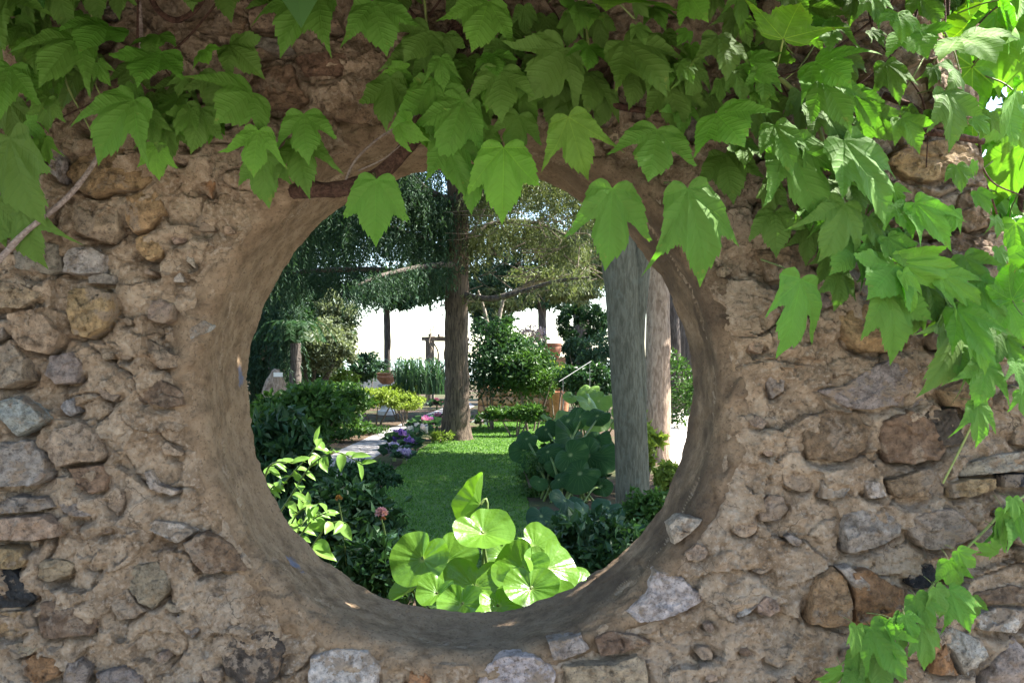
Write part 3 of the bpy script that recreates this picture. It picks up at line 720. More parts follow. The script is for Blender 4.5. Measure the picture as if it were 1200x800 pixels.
TONE = {'d': (0.002, 0.019, 0.002), 'n': (0.005, 0.046, 0.003), 'm': (0.013, 0.112, 0.005), 'l': (0.055, 0.215, 0.009), 'y': (0.11, 0.235, 0.02)}
lrs = np.random.RandomState(99)
def ivy_leaf(parent, bx, by, tx, ty, w=1.0, tone='m', lay=1.0, pitch=None, roll=None, flip=False, mesh=None, dist=None):
    """a leaf from the stalk end (bx,by) to its middle tip (tx,ty) in photo pixels, lay 0 on the wall .. 2 well in front"""
    y = (-0.035-0.075*lay+lrs.normal()*0.008) if dist is None else dist
    d = 2.0+y
    B = P(bx, by, d); T_ = P(tx, ty, d)
    t2 = T_-B; L2 = t2.length
    pitch = lrs.uniform(-4, 42) if pitch is None else pitch
    roll = max(-28, min(28, lrs.normal()*17)) if roll is None else roll
    t3 = t2.normalized()*math.cos(R(pitch))+Vector((0, -1, 0))*math.sin(R(pitch))
    n = Vector((0, -1, 0.0)); n = (n-t3*n.dot(t3)).normalized()
    n = Matrix.Rotation(R(roll), 3, t3) @ n
    if flip: n = -n
    u = t3.cross(n)
    L = L2/math.cos(R(pitch))/1.10
    M = Matrix.Identity(4)
    for k in range(3):
        M[k][0] = u[k]*L*w*0.87; M[k][1] = t3[k]*L; M[k][2] = n[k]*L; M[k][3] = B[k]-parent.location[k]
    o = obj('leaf', LEAVES[lrs.randint(len(LEAVES))] if mesh is None else LEAVES[mesh], parent)
    o.matrix_local = M
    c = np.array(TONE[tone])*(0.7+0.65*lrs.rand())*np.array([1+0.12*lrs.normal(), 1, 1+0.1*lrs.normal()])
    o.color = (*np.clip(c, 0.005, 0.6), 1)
    return o
def stem(parent, pts, r0, r1, mat, noise=0.12, n=40, seg=9, name='stem'):
    """pts: (px, py, y)"""
    W_ = [P(a, b, 2.0+c) for a, b, c in pts]
    V, Q = tube(smooth_path(W_, n), np.linspace(r0, r1, n), seg, noise, 30)
    return part(name, V, Q, mat, parent)

vl = empty('ivy_vine', P(40, -40, 1.95), 'ivy on the upper left of the wall, with a bare woody stem below it', 'vine', 'ivy on the wall')
vc = empty('ivy_vine', P(560, -40, 1.95), 'ivy with broad leaves hanging over the top of the round opening', 'vine', 'ivy on the wall')
vr = empty('ivy_vine', P(960, -40, 1.95), 'ivy trailing down the wall to the right of the round opening', 'vine', 'ivy on the wall')
vs = empty('ivy_vine', P(1200, 585, 1.97), 'small ivy trail with bright young leaves low on the right, beside a black stone', 'vine', 'ivy on the wall')
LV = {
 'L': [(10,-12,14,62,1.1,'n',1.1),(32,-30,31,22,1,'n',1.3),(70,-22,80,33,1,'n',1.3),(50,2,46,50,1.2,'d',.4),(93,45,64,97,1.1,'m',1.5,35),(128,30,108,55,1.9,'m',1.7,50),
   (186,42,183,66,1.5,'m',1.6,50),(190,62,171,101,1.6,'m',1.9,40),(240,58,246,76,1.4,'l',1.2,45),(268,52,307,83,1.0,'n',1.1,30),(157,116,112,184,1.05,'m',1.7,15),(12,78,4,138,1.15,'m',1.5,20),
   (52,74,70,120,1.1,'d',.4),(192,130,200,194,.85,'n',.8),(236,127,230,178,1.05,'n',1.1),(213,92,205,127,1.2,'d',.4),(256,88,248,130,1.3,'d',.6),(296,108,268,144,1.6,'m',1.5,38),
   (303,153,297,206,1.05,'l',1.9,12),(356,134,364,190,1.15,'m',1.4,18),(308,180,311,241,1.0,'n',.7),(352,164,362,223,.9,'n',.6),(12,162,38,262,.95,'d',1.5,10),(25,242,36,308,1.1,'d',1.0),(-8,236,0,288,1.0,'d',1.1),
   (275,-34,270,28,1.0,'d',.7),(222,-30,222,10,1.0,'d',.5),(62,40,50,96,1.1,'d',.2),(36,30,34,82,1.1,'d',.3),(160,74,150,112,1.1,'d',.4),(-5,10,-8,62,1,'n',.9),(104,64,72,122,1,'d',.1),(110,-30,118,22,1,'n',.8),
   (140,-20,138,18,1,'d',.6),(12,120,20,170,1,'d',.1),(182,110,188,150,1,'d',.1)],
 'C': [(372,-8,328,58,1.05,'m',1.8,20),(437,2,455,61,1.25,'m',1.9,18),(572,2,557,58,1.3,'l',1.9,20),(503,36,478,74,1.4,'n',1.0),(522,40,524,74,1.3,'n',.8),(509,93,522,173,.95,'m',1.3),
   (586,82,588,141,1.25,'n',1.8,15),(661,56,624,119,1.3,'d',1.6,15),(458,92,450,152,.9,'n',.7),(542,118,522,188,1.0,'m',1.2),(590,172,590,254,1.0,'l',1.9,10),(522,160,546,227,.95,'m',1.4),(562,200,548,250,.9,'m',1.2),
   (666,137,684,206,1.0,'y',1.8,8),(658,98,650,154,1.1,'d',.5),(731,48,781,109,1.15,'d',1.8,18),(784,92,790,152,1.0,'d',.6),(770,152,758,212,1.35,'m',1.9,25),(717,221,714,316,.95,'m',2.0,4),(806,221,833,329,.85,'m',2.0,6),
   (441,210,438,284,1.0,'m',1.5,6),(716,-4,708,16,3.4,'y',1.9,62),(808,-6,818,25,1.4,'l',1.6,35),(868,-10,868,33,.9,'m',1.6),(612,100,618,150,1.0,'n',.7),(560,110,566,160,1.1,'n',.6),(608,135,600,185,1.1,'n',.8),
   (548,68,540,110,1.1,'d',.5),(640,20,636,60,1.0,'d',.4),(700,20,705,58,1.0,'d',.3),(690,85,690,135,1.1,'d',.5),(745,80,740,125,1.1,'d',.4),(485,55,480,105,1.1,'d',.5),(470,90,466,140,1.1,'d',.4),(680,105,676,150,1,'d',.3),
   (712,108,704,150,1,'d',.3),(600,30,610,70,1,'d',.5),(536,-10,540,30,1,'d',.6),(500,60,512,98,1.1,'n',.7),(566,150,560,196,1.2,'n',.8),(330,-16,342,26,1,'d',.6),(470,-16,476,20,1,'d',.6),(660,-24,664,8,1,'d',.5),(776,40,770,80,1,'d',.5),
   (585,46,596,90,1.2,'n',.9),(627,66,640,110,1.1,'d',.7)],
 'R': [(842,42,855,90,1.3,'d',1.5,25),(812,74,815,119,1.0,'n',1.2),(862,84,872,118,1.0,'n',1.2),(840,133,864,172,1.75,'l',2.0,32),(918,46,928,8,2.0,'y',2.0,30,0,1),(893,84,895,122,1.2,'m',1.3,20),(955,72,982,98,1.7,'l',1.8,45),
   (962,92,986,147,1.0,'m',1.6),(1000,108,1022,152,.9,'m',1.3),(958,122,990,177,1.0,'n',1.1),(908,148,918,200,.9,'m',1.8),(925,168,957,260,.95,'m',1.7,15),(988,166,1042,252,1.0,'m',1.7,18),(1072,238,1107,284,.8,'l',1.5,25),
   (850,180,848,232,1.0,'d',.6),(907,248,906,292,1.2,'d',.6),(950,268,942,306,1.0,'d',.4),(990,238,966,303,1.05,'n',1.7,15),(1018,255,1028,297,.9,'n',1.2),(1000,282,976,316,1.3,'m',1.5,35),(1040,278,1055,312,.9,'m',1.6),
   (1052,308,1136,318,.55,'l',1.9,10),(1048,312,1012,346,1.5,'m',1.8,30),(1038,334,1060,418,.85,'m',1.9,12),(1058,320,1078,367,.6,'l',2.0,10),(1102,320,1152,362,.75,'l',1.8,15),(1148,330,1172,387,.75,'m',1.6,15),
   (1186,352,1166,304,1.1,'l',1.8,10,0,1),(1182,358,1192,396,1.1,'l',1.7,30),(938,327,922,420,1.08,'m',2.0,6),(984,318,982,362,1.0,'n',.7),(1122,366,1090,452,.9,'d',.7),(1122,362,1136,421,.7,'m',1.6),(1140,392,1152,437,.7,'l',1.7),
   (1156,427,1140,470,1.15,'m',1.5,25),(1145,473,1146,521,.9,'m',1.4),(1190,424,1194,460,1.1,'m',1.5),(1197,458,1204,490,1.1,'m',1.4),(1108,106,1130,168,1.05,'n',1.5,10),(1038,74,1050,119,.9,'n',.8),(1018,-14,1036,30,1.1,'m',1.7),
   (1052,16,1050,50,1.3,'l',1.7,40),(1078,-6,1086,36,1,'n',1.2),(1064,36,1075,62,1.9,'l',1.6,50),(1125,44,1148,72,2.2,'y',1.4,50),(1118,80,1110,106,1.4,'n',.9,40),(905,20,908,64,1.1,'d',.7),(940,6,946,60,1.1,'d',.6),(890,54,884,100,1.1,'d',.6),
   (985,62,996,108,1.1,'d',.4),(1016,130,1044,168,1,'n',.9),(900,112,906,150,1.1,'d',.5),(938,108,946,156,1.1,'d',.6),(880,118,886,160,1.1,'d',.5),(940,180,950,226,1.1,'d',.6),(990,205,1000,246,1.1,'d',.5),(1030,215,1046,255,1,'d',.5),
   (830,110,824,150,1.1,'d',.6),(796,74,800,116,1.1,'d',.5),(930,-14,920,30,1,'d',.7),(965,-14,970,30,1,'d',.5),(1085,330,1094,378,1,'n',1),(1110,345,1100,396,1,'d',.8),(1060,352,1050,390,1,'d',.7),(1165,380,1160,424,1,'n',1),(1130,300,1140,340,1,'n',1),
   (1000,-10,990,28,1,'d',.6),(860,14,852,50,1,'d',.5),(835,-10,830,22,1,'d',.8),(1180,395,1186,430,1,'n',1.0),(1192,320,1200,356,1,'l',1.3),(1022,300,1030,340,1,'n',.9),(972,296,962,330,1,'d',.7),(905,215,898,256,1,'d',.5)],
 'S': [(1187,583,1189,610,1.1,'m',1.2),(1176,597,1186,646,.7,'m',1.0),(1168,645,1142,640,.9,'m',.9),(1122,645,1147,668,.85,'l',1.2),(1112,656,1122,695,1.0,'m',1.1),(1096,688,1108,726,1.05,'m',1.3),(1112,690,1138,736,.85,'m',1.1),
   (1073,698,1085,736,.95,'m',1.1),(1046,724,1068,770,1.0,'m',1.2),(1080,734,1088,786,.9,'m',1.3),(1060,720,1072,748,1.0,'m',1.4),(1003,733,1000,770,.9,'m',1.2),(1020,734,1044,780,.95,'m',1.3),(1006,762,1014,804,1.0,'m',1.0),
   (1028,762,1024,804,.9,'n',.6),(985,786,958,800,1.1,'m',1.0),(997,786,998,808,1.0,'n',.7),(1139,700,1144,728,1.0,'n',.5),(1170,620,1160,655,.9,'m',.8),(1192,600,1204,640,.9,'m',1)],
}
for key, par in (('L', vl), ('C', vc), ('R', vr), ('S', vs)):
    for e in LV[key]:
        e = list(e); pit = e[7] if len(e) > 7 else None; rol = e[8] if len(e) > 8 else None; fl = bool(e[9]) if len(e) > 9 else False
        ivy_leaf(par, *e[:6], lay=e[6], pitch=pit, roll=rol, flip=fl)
# ivy overhang added above the picture, out of view, to shade the stones below
def added_overhang(par, x0, x1, n, seed):
    rs = np.random.RandomState(seed); q = rs.rand(n, 3)
    y = -0.05-0.85*q[:, 2]**.8; z = 1.74+.382*(2+y)+0.08*pnoise(np.stack([q[:, 0]*7, y*5, y*0+seed], 1))+0.75*q[:, 1]**1.3
    pos = np.stack([x0+(x1-x0)*q[:, 0], y, z], 1)
    d = np.stack([rs.normal(size=n)*.4, -.5+rs.normal(size=n)*.3, -.8+rs.normal(size=n)*.3], 1); d /= np.linalg.norm(d, axis=1)[:, None]
    V, Q = leaf_quads(rs, pos, .11+.07*rs.rand(n), .85, .8, .12, d)
    tag(part('foliage', V, Q, M_overhang, par, smooth=False, attr=np.repeat(rs.rand(n), 4)), kind='stuff')
M_overhang = mat_leaf('added_overhang_leaf', (0.012, 0.045, 0.008), (0.045, 0.13, 0.016), .3, .45, .4)
added_overhang(vl, -1.9, -.55, 3900, 1); added_overhang(vc, -.6, .5, 3600, 2); added_overhang(vr, .4, .95, 1500, 3)
# young small leaves among the big ones
for par, n, box_ in ((vl, 26, (0, 330, 0, 190)), (vc, 30, (440, 830, 0, 165)), (vr, 40, (840, 1190, 20, 470))):
    k = 0
    while k < n:
        px, py = lrs.uniform(box_[0], box_[1]), lrs.uniform(box_[2], box_[3])
        if par is vl and (py > 190-abs(px-60)*.1 or (px > 200 and py < 70)): continue
        if par is vr and (py > 170+(px-840)*.9 or py < (px-960)*.9-60): continue
        L = lrs.uniform(20, 40); a = lrs.normal()*.5; k += 1
        ivy_leaf(par, px, py, px+L*math.sin(a), py+L*math.cos(a), lrs.uniform(.85, 1.15), 'mlmnl'[lrs.randint(5)], lrs.uniform(.5, 1.6), lrs.uniform(-10, 50))
# woody stems
stem(vl, [(-40,345,-.10),(0,303,-.12),(30,272,-.12),(75,235,-.12),(100,206,-.10),(118,178,-.08),(150,120,-.05),(165,60,-.05),(160,-40,-.05)], .0065, .004, M_vinepale, .18, 60)
stem(vl, [(170,-20,-.04),(185,12,-.05),(208,24,-.05),(232,8,-.04),(245,-20,-.04)], .006, .006, M_vine, .15, 30)
stem(vl, [(163,-40,-.05),(162,40,-.05),(158,110,-.05),(165,150,-.05)], .005, .003, M_vine, .15, 30)
stem(vc, [(330,226,.06),(365,222,-.03),(402,221,-.05),(442,206,-.05),(474,176,-.05),(494,148,-.04),(520,90,-.04),(540,20,-.04),(550,-40,-.04)], .0175, .0135, M_vine, .16, 70, 12)
stem(vc, [(403,218,-.05),(415,190,-.06),(440,165,-.05),(470,145,-.05),(500,128,-.05)], .003, .002, M_vinepale, .2, 30, 6)
stem(vc, [(420,200,-.06),(450,186,-.06),(476,165,-.06)], .002, .0015, M_vinepale, .2, 20, 6)
stem(vc, [(665,-40,-.04),(684,20,-.05),(690,55,-.06)], .003, .003, M_greenstem, .1, 16, 6)
stem(vc, [(480,170,-.05),(560,130,-.04),(660,110,-.04),(760,130,-.05),(850,110,-.05)], .009, .006, M_vine, .15, 50, 8)
stem(vr, [(1010,128,-.03),(1040,140,-.05),(1075,152,-.05),(1110,158,-.05),(1152,166,-.03)], .011, .007, M_vine, .15, 40, 10)
stem(vr, [(1035,112,-.03),(1062,122,-.05),(1090,140,-.05)], .009, .006, M_vine, .15, 20, 10)
stem(vr, [(905,96,-.06),(912,72,-.12),(918,46,-.16)], .002, .002, M_greenstem, .1, 12, 6)
stem(vr, [(820,-30,-.05),(880,60,-.05),(950,130,-.05),(985,230,-.06),(1035,300,-.07),(1100,345,-.07),(1140,400,-.06),(1150,470,-.05),(1138,500,-.05),(1105,566,-.03)], .006, .0022, M_greenstem, .15, 80, 8)
stem(vs, [(1215,575,-.02),(1185,590,-.05),(1150,625,-.05),(1110,665,-.05),(1075,705,-.05),(1030,735,-.05),(1000,765,-.05),(960,800,-.04)], .003, .002, M_greenstem, .15, 50, 7)
# thin runners threading through the leaves
rrs = np.random.RandomState(17)
for par, x0, x1, n in ((vl, 0, 340, 7), (vc, 440, 840, 9), (vr, 840, 1120, 8)):
    for k in range(n):
        x = rrs.uniform(x0, x1); y = -40; p = [(x, y, -.03)]; dx = rrs.normal()*10
        for q in range(rrs.randint(4, 7)):
            dx += rrs.normal()*14; x += dx; y += rrs.uniform(22, 46); p.append((x, y, -.03-.03*rrs.rand()))
        if max(q_[0] for q_ in p) < x1+60 and not (390 < p[-1][0] < 700 and p[-1][1] > 170): stem(par, p, .0032, .0014, M_vine if k % 3 else M_greenstem, .2, 40, 6)
# vine curtain behind the broken end of the wall, lit from behind
vb = empty('ivy_vine', (1.45, 0.75, 0.0), 'sunlit yellow green ivy glowing behind the broken right end of the wall', 'vine', 'ivy on the wall')
brs = np.random.RandomState(5)
for k in range(125):
    d = brs.uniform(2.3, 3.6)
    py = brs.uniform(-70, 420); px = brs.uniform(1100+max(0, py-150)*0.28, 1255)
    L = brs.uniform(62, 95)*2.2/d
    ivy_leaf(vb, px, py-L*0.5, px+brs.normal()*L*0.35, py+L*0.5, brs.uniform(.8, 1.2), 'y' if brs.rand() < .6 else 'l', 0, brs.uniform(-45, 45), brs.normal()*35, brs.rand() < .3, dist=d-2.0)
for k in range(168):                           # unseen leaves added behind the wall to keep sun off the rim
    x, y, z = brs.uniform(.35, 1.4), brs.uniform(.40, .85), brs.uniform(2.62, 3.6)
    if k % 4 == 0: x, y, z = brs.uniform(.45, .92), brs.uniform(.40, .62), brs.uniform(1.95, 2.6)
    d = y+2; px = 600+x/d*F; py = HZ-(z-1.55)/d*F; L = brs.uniform(60, 90)
    ivy_leaf(vb, px, py-L*.5, px+brs.normal()*L*.3, py+L*.5, brs.uniform(.8, 1.2), 'l', 0, brs.uniform(-45, 45), brs.normal()*35, brs.rand() < .3, dist=y)
for k in range(9):
    x0 = 1.15+0.09*k+brs.normal()*0.03; y0 = 0.42+brs.uniform(0, 0.7)
    pth = smooth_path([(x0+brs.normal()*.05, y0+brs.normal()*.03, z) for z in (0, .6, 1.2, 1.6, 2.0, 2.4, 2.9)], 40)
    V, Q = tube(pth, np.linspace(.016, .005, 40), 8, .15, 20); part('stem', V, Q, M_vine, vb)
for pts in ([(1105,-30,.25),(1108,20,.22),(1106,40,.2)], [(1120,60,.25),(1160,15,.4),(1200,-10,.5)], [(1145,120,.3),(1150,150,.2),(1140,170,.15)], [(1148,190,.2),(1165,215,.3),(1200,230,.4)], [(1150,200,.2),(1168,250,.2),(1175,290,.3),(1182,320,.3)]):
    stem(vb, pts, .0028, .002, M_vine, .1, 14, 6)
# ================================================================== THE GARDEN: setting
def sheet(name, pts, z, mat, n=1):
    V = [(p[0], p[1], z) for p in pts]
    o = obj(name, mesh_np(name, V, np.arange(len(V))[None], mat, smooth=False)); tag(o, kind='structure'); return o
M_ground = mat_ground(); M_lawn = mat_lawn(); M_path = mat_path('path_stone', (0.34, 0.315, 0.30)); M_pale = mat_path('pale_gravel', (0.42, 0.38, 0.34))
sheet('ground', [(-120, -90), (120, -90), (120, 62), (-120, 62)], 0.0, M_ground)
sheet('sea', [(-9000, 62.5), (9000, 62.5), (9000, 16000), (-9000, 16000)], -14.0, mat_sea())
sheet('bounce_terrace', [(-30, -14), (30, -14), (30, -0.05), (-30, -0.05)], 0.004, mat_path('bounce_gravel', (0.33, 0.295, 0.25)))  # unseen pale ground added to bounce sunlight up onto the wall
def gp(l): return [G(*q) for q in l]
lawn_pts = smooth_path(gp([(560,760),(470,680),(425,612),(432,588),(462,552),(500,522),(535,508),(560,500),(585,494),(632,492),(650,500),(648,520),(635,548),(618,575),(625,610),(650,660),(690,740)]), 80)
sheet('lawn', lawn_pts, 0.006, M_lawn)
sheet('garden_path', gp([(300,600),(350,560),(396,528),(446,506),(498,486),(530,474),(548,470),(556,476),(530,488),(508,498),(474,514),(436,538),(400,570),(360,600)]), 0.004, M_path)
sheet('side_path', [(1.80, 8.2), (2.62, 14), (4.6, 26), (9.6, 56), (13, 56), (7.2, 26), (4.7, 14), (3.8, 8.2)], 0.004, M_pale)

M_fdark = mat_leaf('conifer_needles', (0.016, 0.040, 0.024), (0.050, 0.095, 0.050), .22, .55, .25)
M_folive = mat_leaf('olive_foliage', (0.055, 0.075, 0.032), (0.16, 0.18, 0.085), .3, .5, .3)
M_fgreen = mat_leaf('garden_foliage', (0.022, 0.060, 0.014), (0.075, 0.150, 0.032), .3, .42, .4)
M_fdeep = mat_leaf('deep_green_foliage', (0.012, 0.038, 0.016), (0.040, 0.090, 0.032), .25, .4, .4)
M_fyel = mat_leaf('yellow_green_foliage', (0.10, 0.16, 0.025), (0.24, 0.30, 0.06), .35, .5, .3)
M_fblue = mat_leaf('blue_green_foliage', (0.020, 0.052, 0.030), (0.060, 0.118, 0.066), .25, .45, .35)
M_fgrey = mat_leaf('grey_green_foliage', (0.09, 0.115, 0.065), (0.22, 0.25, 0.16), .25, .5, .3)
M_twig = mat_bark('twig_bark', (0.10, 0.075, 0.055), (0.22, 0.18, 0.14), (20, 20, 6))
M_bark1 = mat_bark('furrowed_conifer_bark', (0.038, 0.028, 0.02), (0.13, 0.097, 0.07), (26, 26, 2.2))
M_bark2 = mat_bark('grey_bark', (0.078, 0.073, 0.048), (0.145, 0.135, 0.094), (24, 24, 5.0), (0.13, 0.13, 0.095))
M_bark3 = mat_bark('pinkish_bark', (0.20, 0.14, 0.10), (0.38, 0.29, 0.22), (16, 16, 4), (0.10, 0.07, 0.055))
M_bark4 = mat_bark('dark_bark', (0.05, 0.04, 0.034), (0.13, 0.11, 0.095), (16, 16, 2.5))
M_stalk = mat_simple('green_stalk', (0.10, 0.15, 0.035), 0.5, 0.3, 20)
M_terra = mat_simple('terracotta', (0.42, 0.19, 0.10), 0.8, 0.3, 12)
M_white = mat_simple('whitewash', (0.72, 0.70, 0.66), 0.8, 0.08, 5)
M_wood = mat_bark('weathered_timber', (0.16, 0.13, 0.10), (0.30, 0.25, 0.20), (10, 10, 2))
M_steel = mat_simple('handrail_steel', (0.22, 0.22, 0.22), 0.5, 0.1, 20, 0.9, 0.05)
M_rub = mat_stone(); M_orangemortar = mat_simple('orange_mortar', (0.30, 0.17, 0.10), 0.9, 0.4, 6)

def trunk_obj(parent, pts, radii, mat, n=60, seg=20, noise=0.10, nsc=7, name='trunk'):
    V, Q = tube(smooth_path(pts, n), np.interp(np.linspace(0, 1, n), np.linspace(0, 1, len(radii)), radii), seg, noise, nsc)
    return part(name, V, Q, mat, parent)

# ---- the weeping conifer
def weeping(name, parent, limbs, seed, per_m=26, mat=None, slen=(0.3, 1.1), blade=0.085):
    rs = np.random.RandomState(seed); pos = []; dirs = []; tone = []
    for pts in limbs:
        p = smooth_path(pts, 60); L = np.linalg.norm(np.diff(p, axis=0), axis=1).sum()
        for k in range(int(L*per_m)):
            q = p[rs.randint(4, 60)]+rs.normal(size=3)*[.10, .28, .06]
            l = rs.uniform(*slen); nb = int(l/0.028); tt = rs.rand()
            sway = rs.normal(size=2)*0.16
            s = np.arange(nb)/max(nb, 1)
            b = np.stack([q[0]+sway[0]*s*l+0.02*np.sin(s*9+k), q[1]+sway[1]*s*l, q[2]-s*l], 1)
            d = rs.normal(size=(nb, 3))*[.6, .6, .25]; d[:, 2] -= 0.75; d /= np.linalg.norm(d, axis=1)[:, None]
            pos.append(b); dirs.append(d); tone.append(np.clip(0.15+0.7*tt+0.25*rs.normal(size=nb), 0, 1))
    pos = np.concatenate(pos); dirs = np.concatenate(dirs); tone = np.concatenate(tone)
    V, Q = leaf_quads(rs, pos, blade*(0.6+0.8*rs.rand(len(pos))), 0.24, 0.3, 0.05, dirs)
    return part(name, V, Q, mat or M_fdark, parent, smooth=False, attr=np.repeat(tone, 4))
cf = empty('conifer_tree', G(535, 516), 'tall weeping conifer with furrowed brown trunk at the far edge of the lawn', 'tree', 'trees in the garden')
D = 17.9
trunk_obj(cf, [P(537,522,D), P(535,505,D), P(535,440,D), P(535,350,D), P(536,260,D), P(536,120,D), P(538,-150,D), P(540,-500,D)], [.34,.27,.225,.215,.21,.19,.14,.05], M_bark1, 110, 26, .16, 9)
limbs = [[P(534,332,D), P(470,318,D), P(400,316,D-.6), P(330,322,D-1.2), P(270,345,D-1.6)],
         [P(534,300,D), P(460,268,D+.8), P(380,262,D+1), P(300,285,D+.5)],
         [P(536,268,D), P(490,240,D-.5), P(430,232,D-1), P(360,250,D-1.6), P(300,290,D-2)],
         [P(536,240,D), P(500,222,D-.3), P(470,200,D-.6), P(400,195,D-1), P(320,215,D-1.5)],
         [P(536,180,D), P(450,150,D+1), P(350,150,D+1.4), P(270,190,D+1)],
         [P(536,310,D), P(500,312,D-1), P(450,322,D-2), P(420,334,D-2.4)],
         [P(538,345,D), P(575,350,D-.5), P(610,342,D-.8), P(650,330,D-1.2), P(690,325,D-1.5)],
         [P(538,285,D), P(580,262,D+.4), P(630,262,D+.4), P(680,285,D)],
         [P(538,235,D), P(590,205,D-.6), P(650,205,D-1), P(715,240,D-1.2)],
         [P(538,170,D), P(600,140,D), P(680,150,D), P(740,190,D)],
         [P(538,130,D), P(500,90,D-1), P(420,80,D-1.5), P(330,110,D-2)],
         [P(538,100,D), P(560,60,D+1.5), P(620,50,D+2), P(700,90,D+2.4)]]
for L_ in limbs: trunk_obj(cf, L_, [.07,.045,.018], M_bark4, 40, 8, .2, 12, 'limb')
wf = [limbs[i] for i in (0, 1, 2, 3, 4, 5, 10)]
weeping('foliage', cf, [limbs[i] for i in (1, 2, 3, 4, 10)], 3, 150, M_fdark, (.35, 1.15))
weeping('foliage', cf, [limbs[i] for i in (0, 5)], 9, 110, M_fdark, (.15, .62))
weeping('foliage', cf, [limbs[i] for i in (7, 8, 9, 11)], 4, 190, M_folive, (.15, .8))
weeping('foliage', cf, [limbs[6]], 8, 40, M_folive, (.08, .3))
rs = np.random.RandomState(31)
# bare twigs in the right half of the crown
mb = MB()
for k in range(90):
    a = P(rs.uniform(560, 700), rs.uniform(200, 345), D+rs.uniform(-1, .8)); b = a+Vector((rs.normal()*.5, rs.normal()*.2, rs.normal()*.22)); c = b+Vector((rs.normal()*.3, 0, rs.normal()*.25))
    V, Q = tube([a, b, c], [.012, .008, .003], 5); mb.add(V, Q)
mb.build('twig', M_twig, cf)
# wispy undergrowth of the crown far left, down to the shrubs
hl = empty('conifer_tree', G(318, 486), 'dark drooping conifer filling the left edge of the view through the opening', 'tree', 'trees in the garden')
D2 = 22.0
trunk_obj(hl, [P(322,500,D2), P(326,420,D2), P(330,330,D2), P(332,150,D2)], [.26,.22,.19,.1], M_bark4, 40, 14, .15, 8)
trunk_obj(hl, [P(300,505,D2+1), P(304,420,D2+1), P(306,330,D2+1), P(300,150,D2+1)], [.22,.18,.16,.1], M_bark4, 40, 14, .15, 8)
l2 = [[P(330,300+28*k,D2), P(300+5*k,292+30*k,D2+.4), P(262,316+30*k,D2+.5)] for k in range(5)]+[[P(328,280+26*k,D2), P(336,276+26*k,D2-.4), P(350-3*k,290+26*k,D2-.7)] for k in range(5)]
for L_ in l2: trunk_obj(hl, L_, [.05,.03,.012], M_bark4, 20, 7, .2, 12, 'limb')
weeping('foliage', hl, l2, 6, 150, M_fdark, (.4, 1.3), .10)

# ---- grey forked tree and its neighbours on the right
gt = empty('grey_trunk_tree', G(741, 610), 'tree with a pale grey forked trunk standing just behind the right side of the opening', 'tree', 'trees in the garden')
D = 9.2
trunk_obj(gt, [P(742,622,D), P(740,604,D), P(738,520,D), P(733,420,D), P(728,330,D), P(722,270,D), P(712,190,D), P(690,60,D), P(650,-150,D), P(620,-300,D)], [.19,.155,.145,.155,.17,.17,.15,.12,.10,.05], M_bark2, 90, 28, .07, 5)
trunk_obj(gt, [P(748,604,D+.06), P(749,480,D+.05), P(746,400,D+.03), P(748,330,D+.02), P(755,270,D), P(768,190,D), P(800,60,D), P(850,-150,D), P(880,-300,D)], [.12,.075,.085,.10,.11,.10,.10,.08,.04], M_bark2, 90, 20, .10, 6)
crown('crown', gt, M_fgreen, 41, (4.3, 8.2, 7.0), (4.5, 4.5, 2.2), 47000, .17, 280, .36, .12)
pt = empty('brown_trunk_tree', G(770, 541), 'tree with a straight pinkish brown trunk, lit from the right beside the pale path', 'tree', 'trees in the garden')
D = 14.2
trunk_obj(pt, [P(771,548,D), P(771,530,D), P(771,440,D), P(771,360,D), P(769,300,D), P(766,200,D), P(764,0,D), P(764,-300,D)], [.22,.19,.185,.18,.175,.165,.14,.06], M_bark3, 90, 24, .07, 6)
trunk_obj(pt, [P(790,322,D-.1), P(782,308,D-.15), P(765,285,D-.2), P(748,262,D-.25), P(720,215,D-.3), P(690,150,D-.4)], [.07,.065,.06,.06,.05,.03], M_bark2, 40, 12, .1, 8, 'limb')
crown('crown', pt, M_fgreen, 42, (3.4, 13.0, 6.1), (2.6, 1.6, 1.4), 20000, .15, 110, .35, .15)
rt = empty('shady_tree', G(797, 482), 'dark slim tree trunks beyond the pale path, right of the brown trunk', 'tree', 'trees in the garden')
for px, d, w in ((790, 27, .20), (800, 29, .30), (812, 26, .24)):
    trunk_obj(rt, [P(px,424+1705/d-4+8,d), P(px+1,430,d), P(px-1,330,d), P(px+2,100,d)], [w,w*.85,w*.8,w*.5], M_bark4, 40, 14, .12, 6)
crown('crown', rt, M_fdeep, 43, (6.2, 26, 7.5), (3.4, 3, 4.0), 9000, .22, 45, .33, .2)
sh = empty('shrub', P(793, 440, 20), 'green shrub by the pale path, seen right beside the rim of the opening', 'shrub', 'shrubs in the garden')
crown('foliage', sh, M_fgreen, 44, (3.75, 19.0, .9), (.65, .5, .85), 1600, .10, 24, .35, .4)

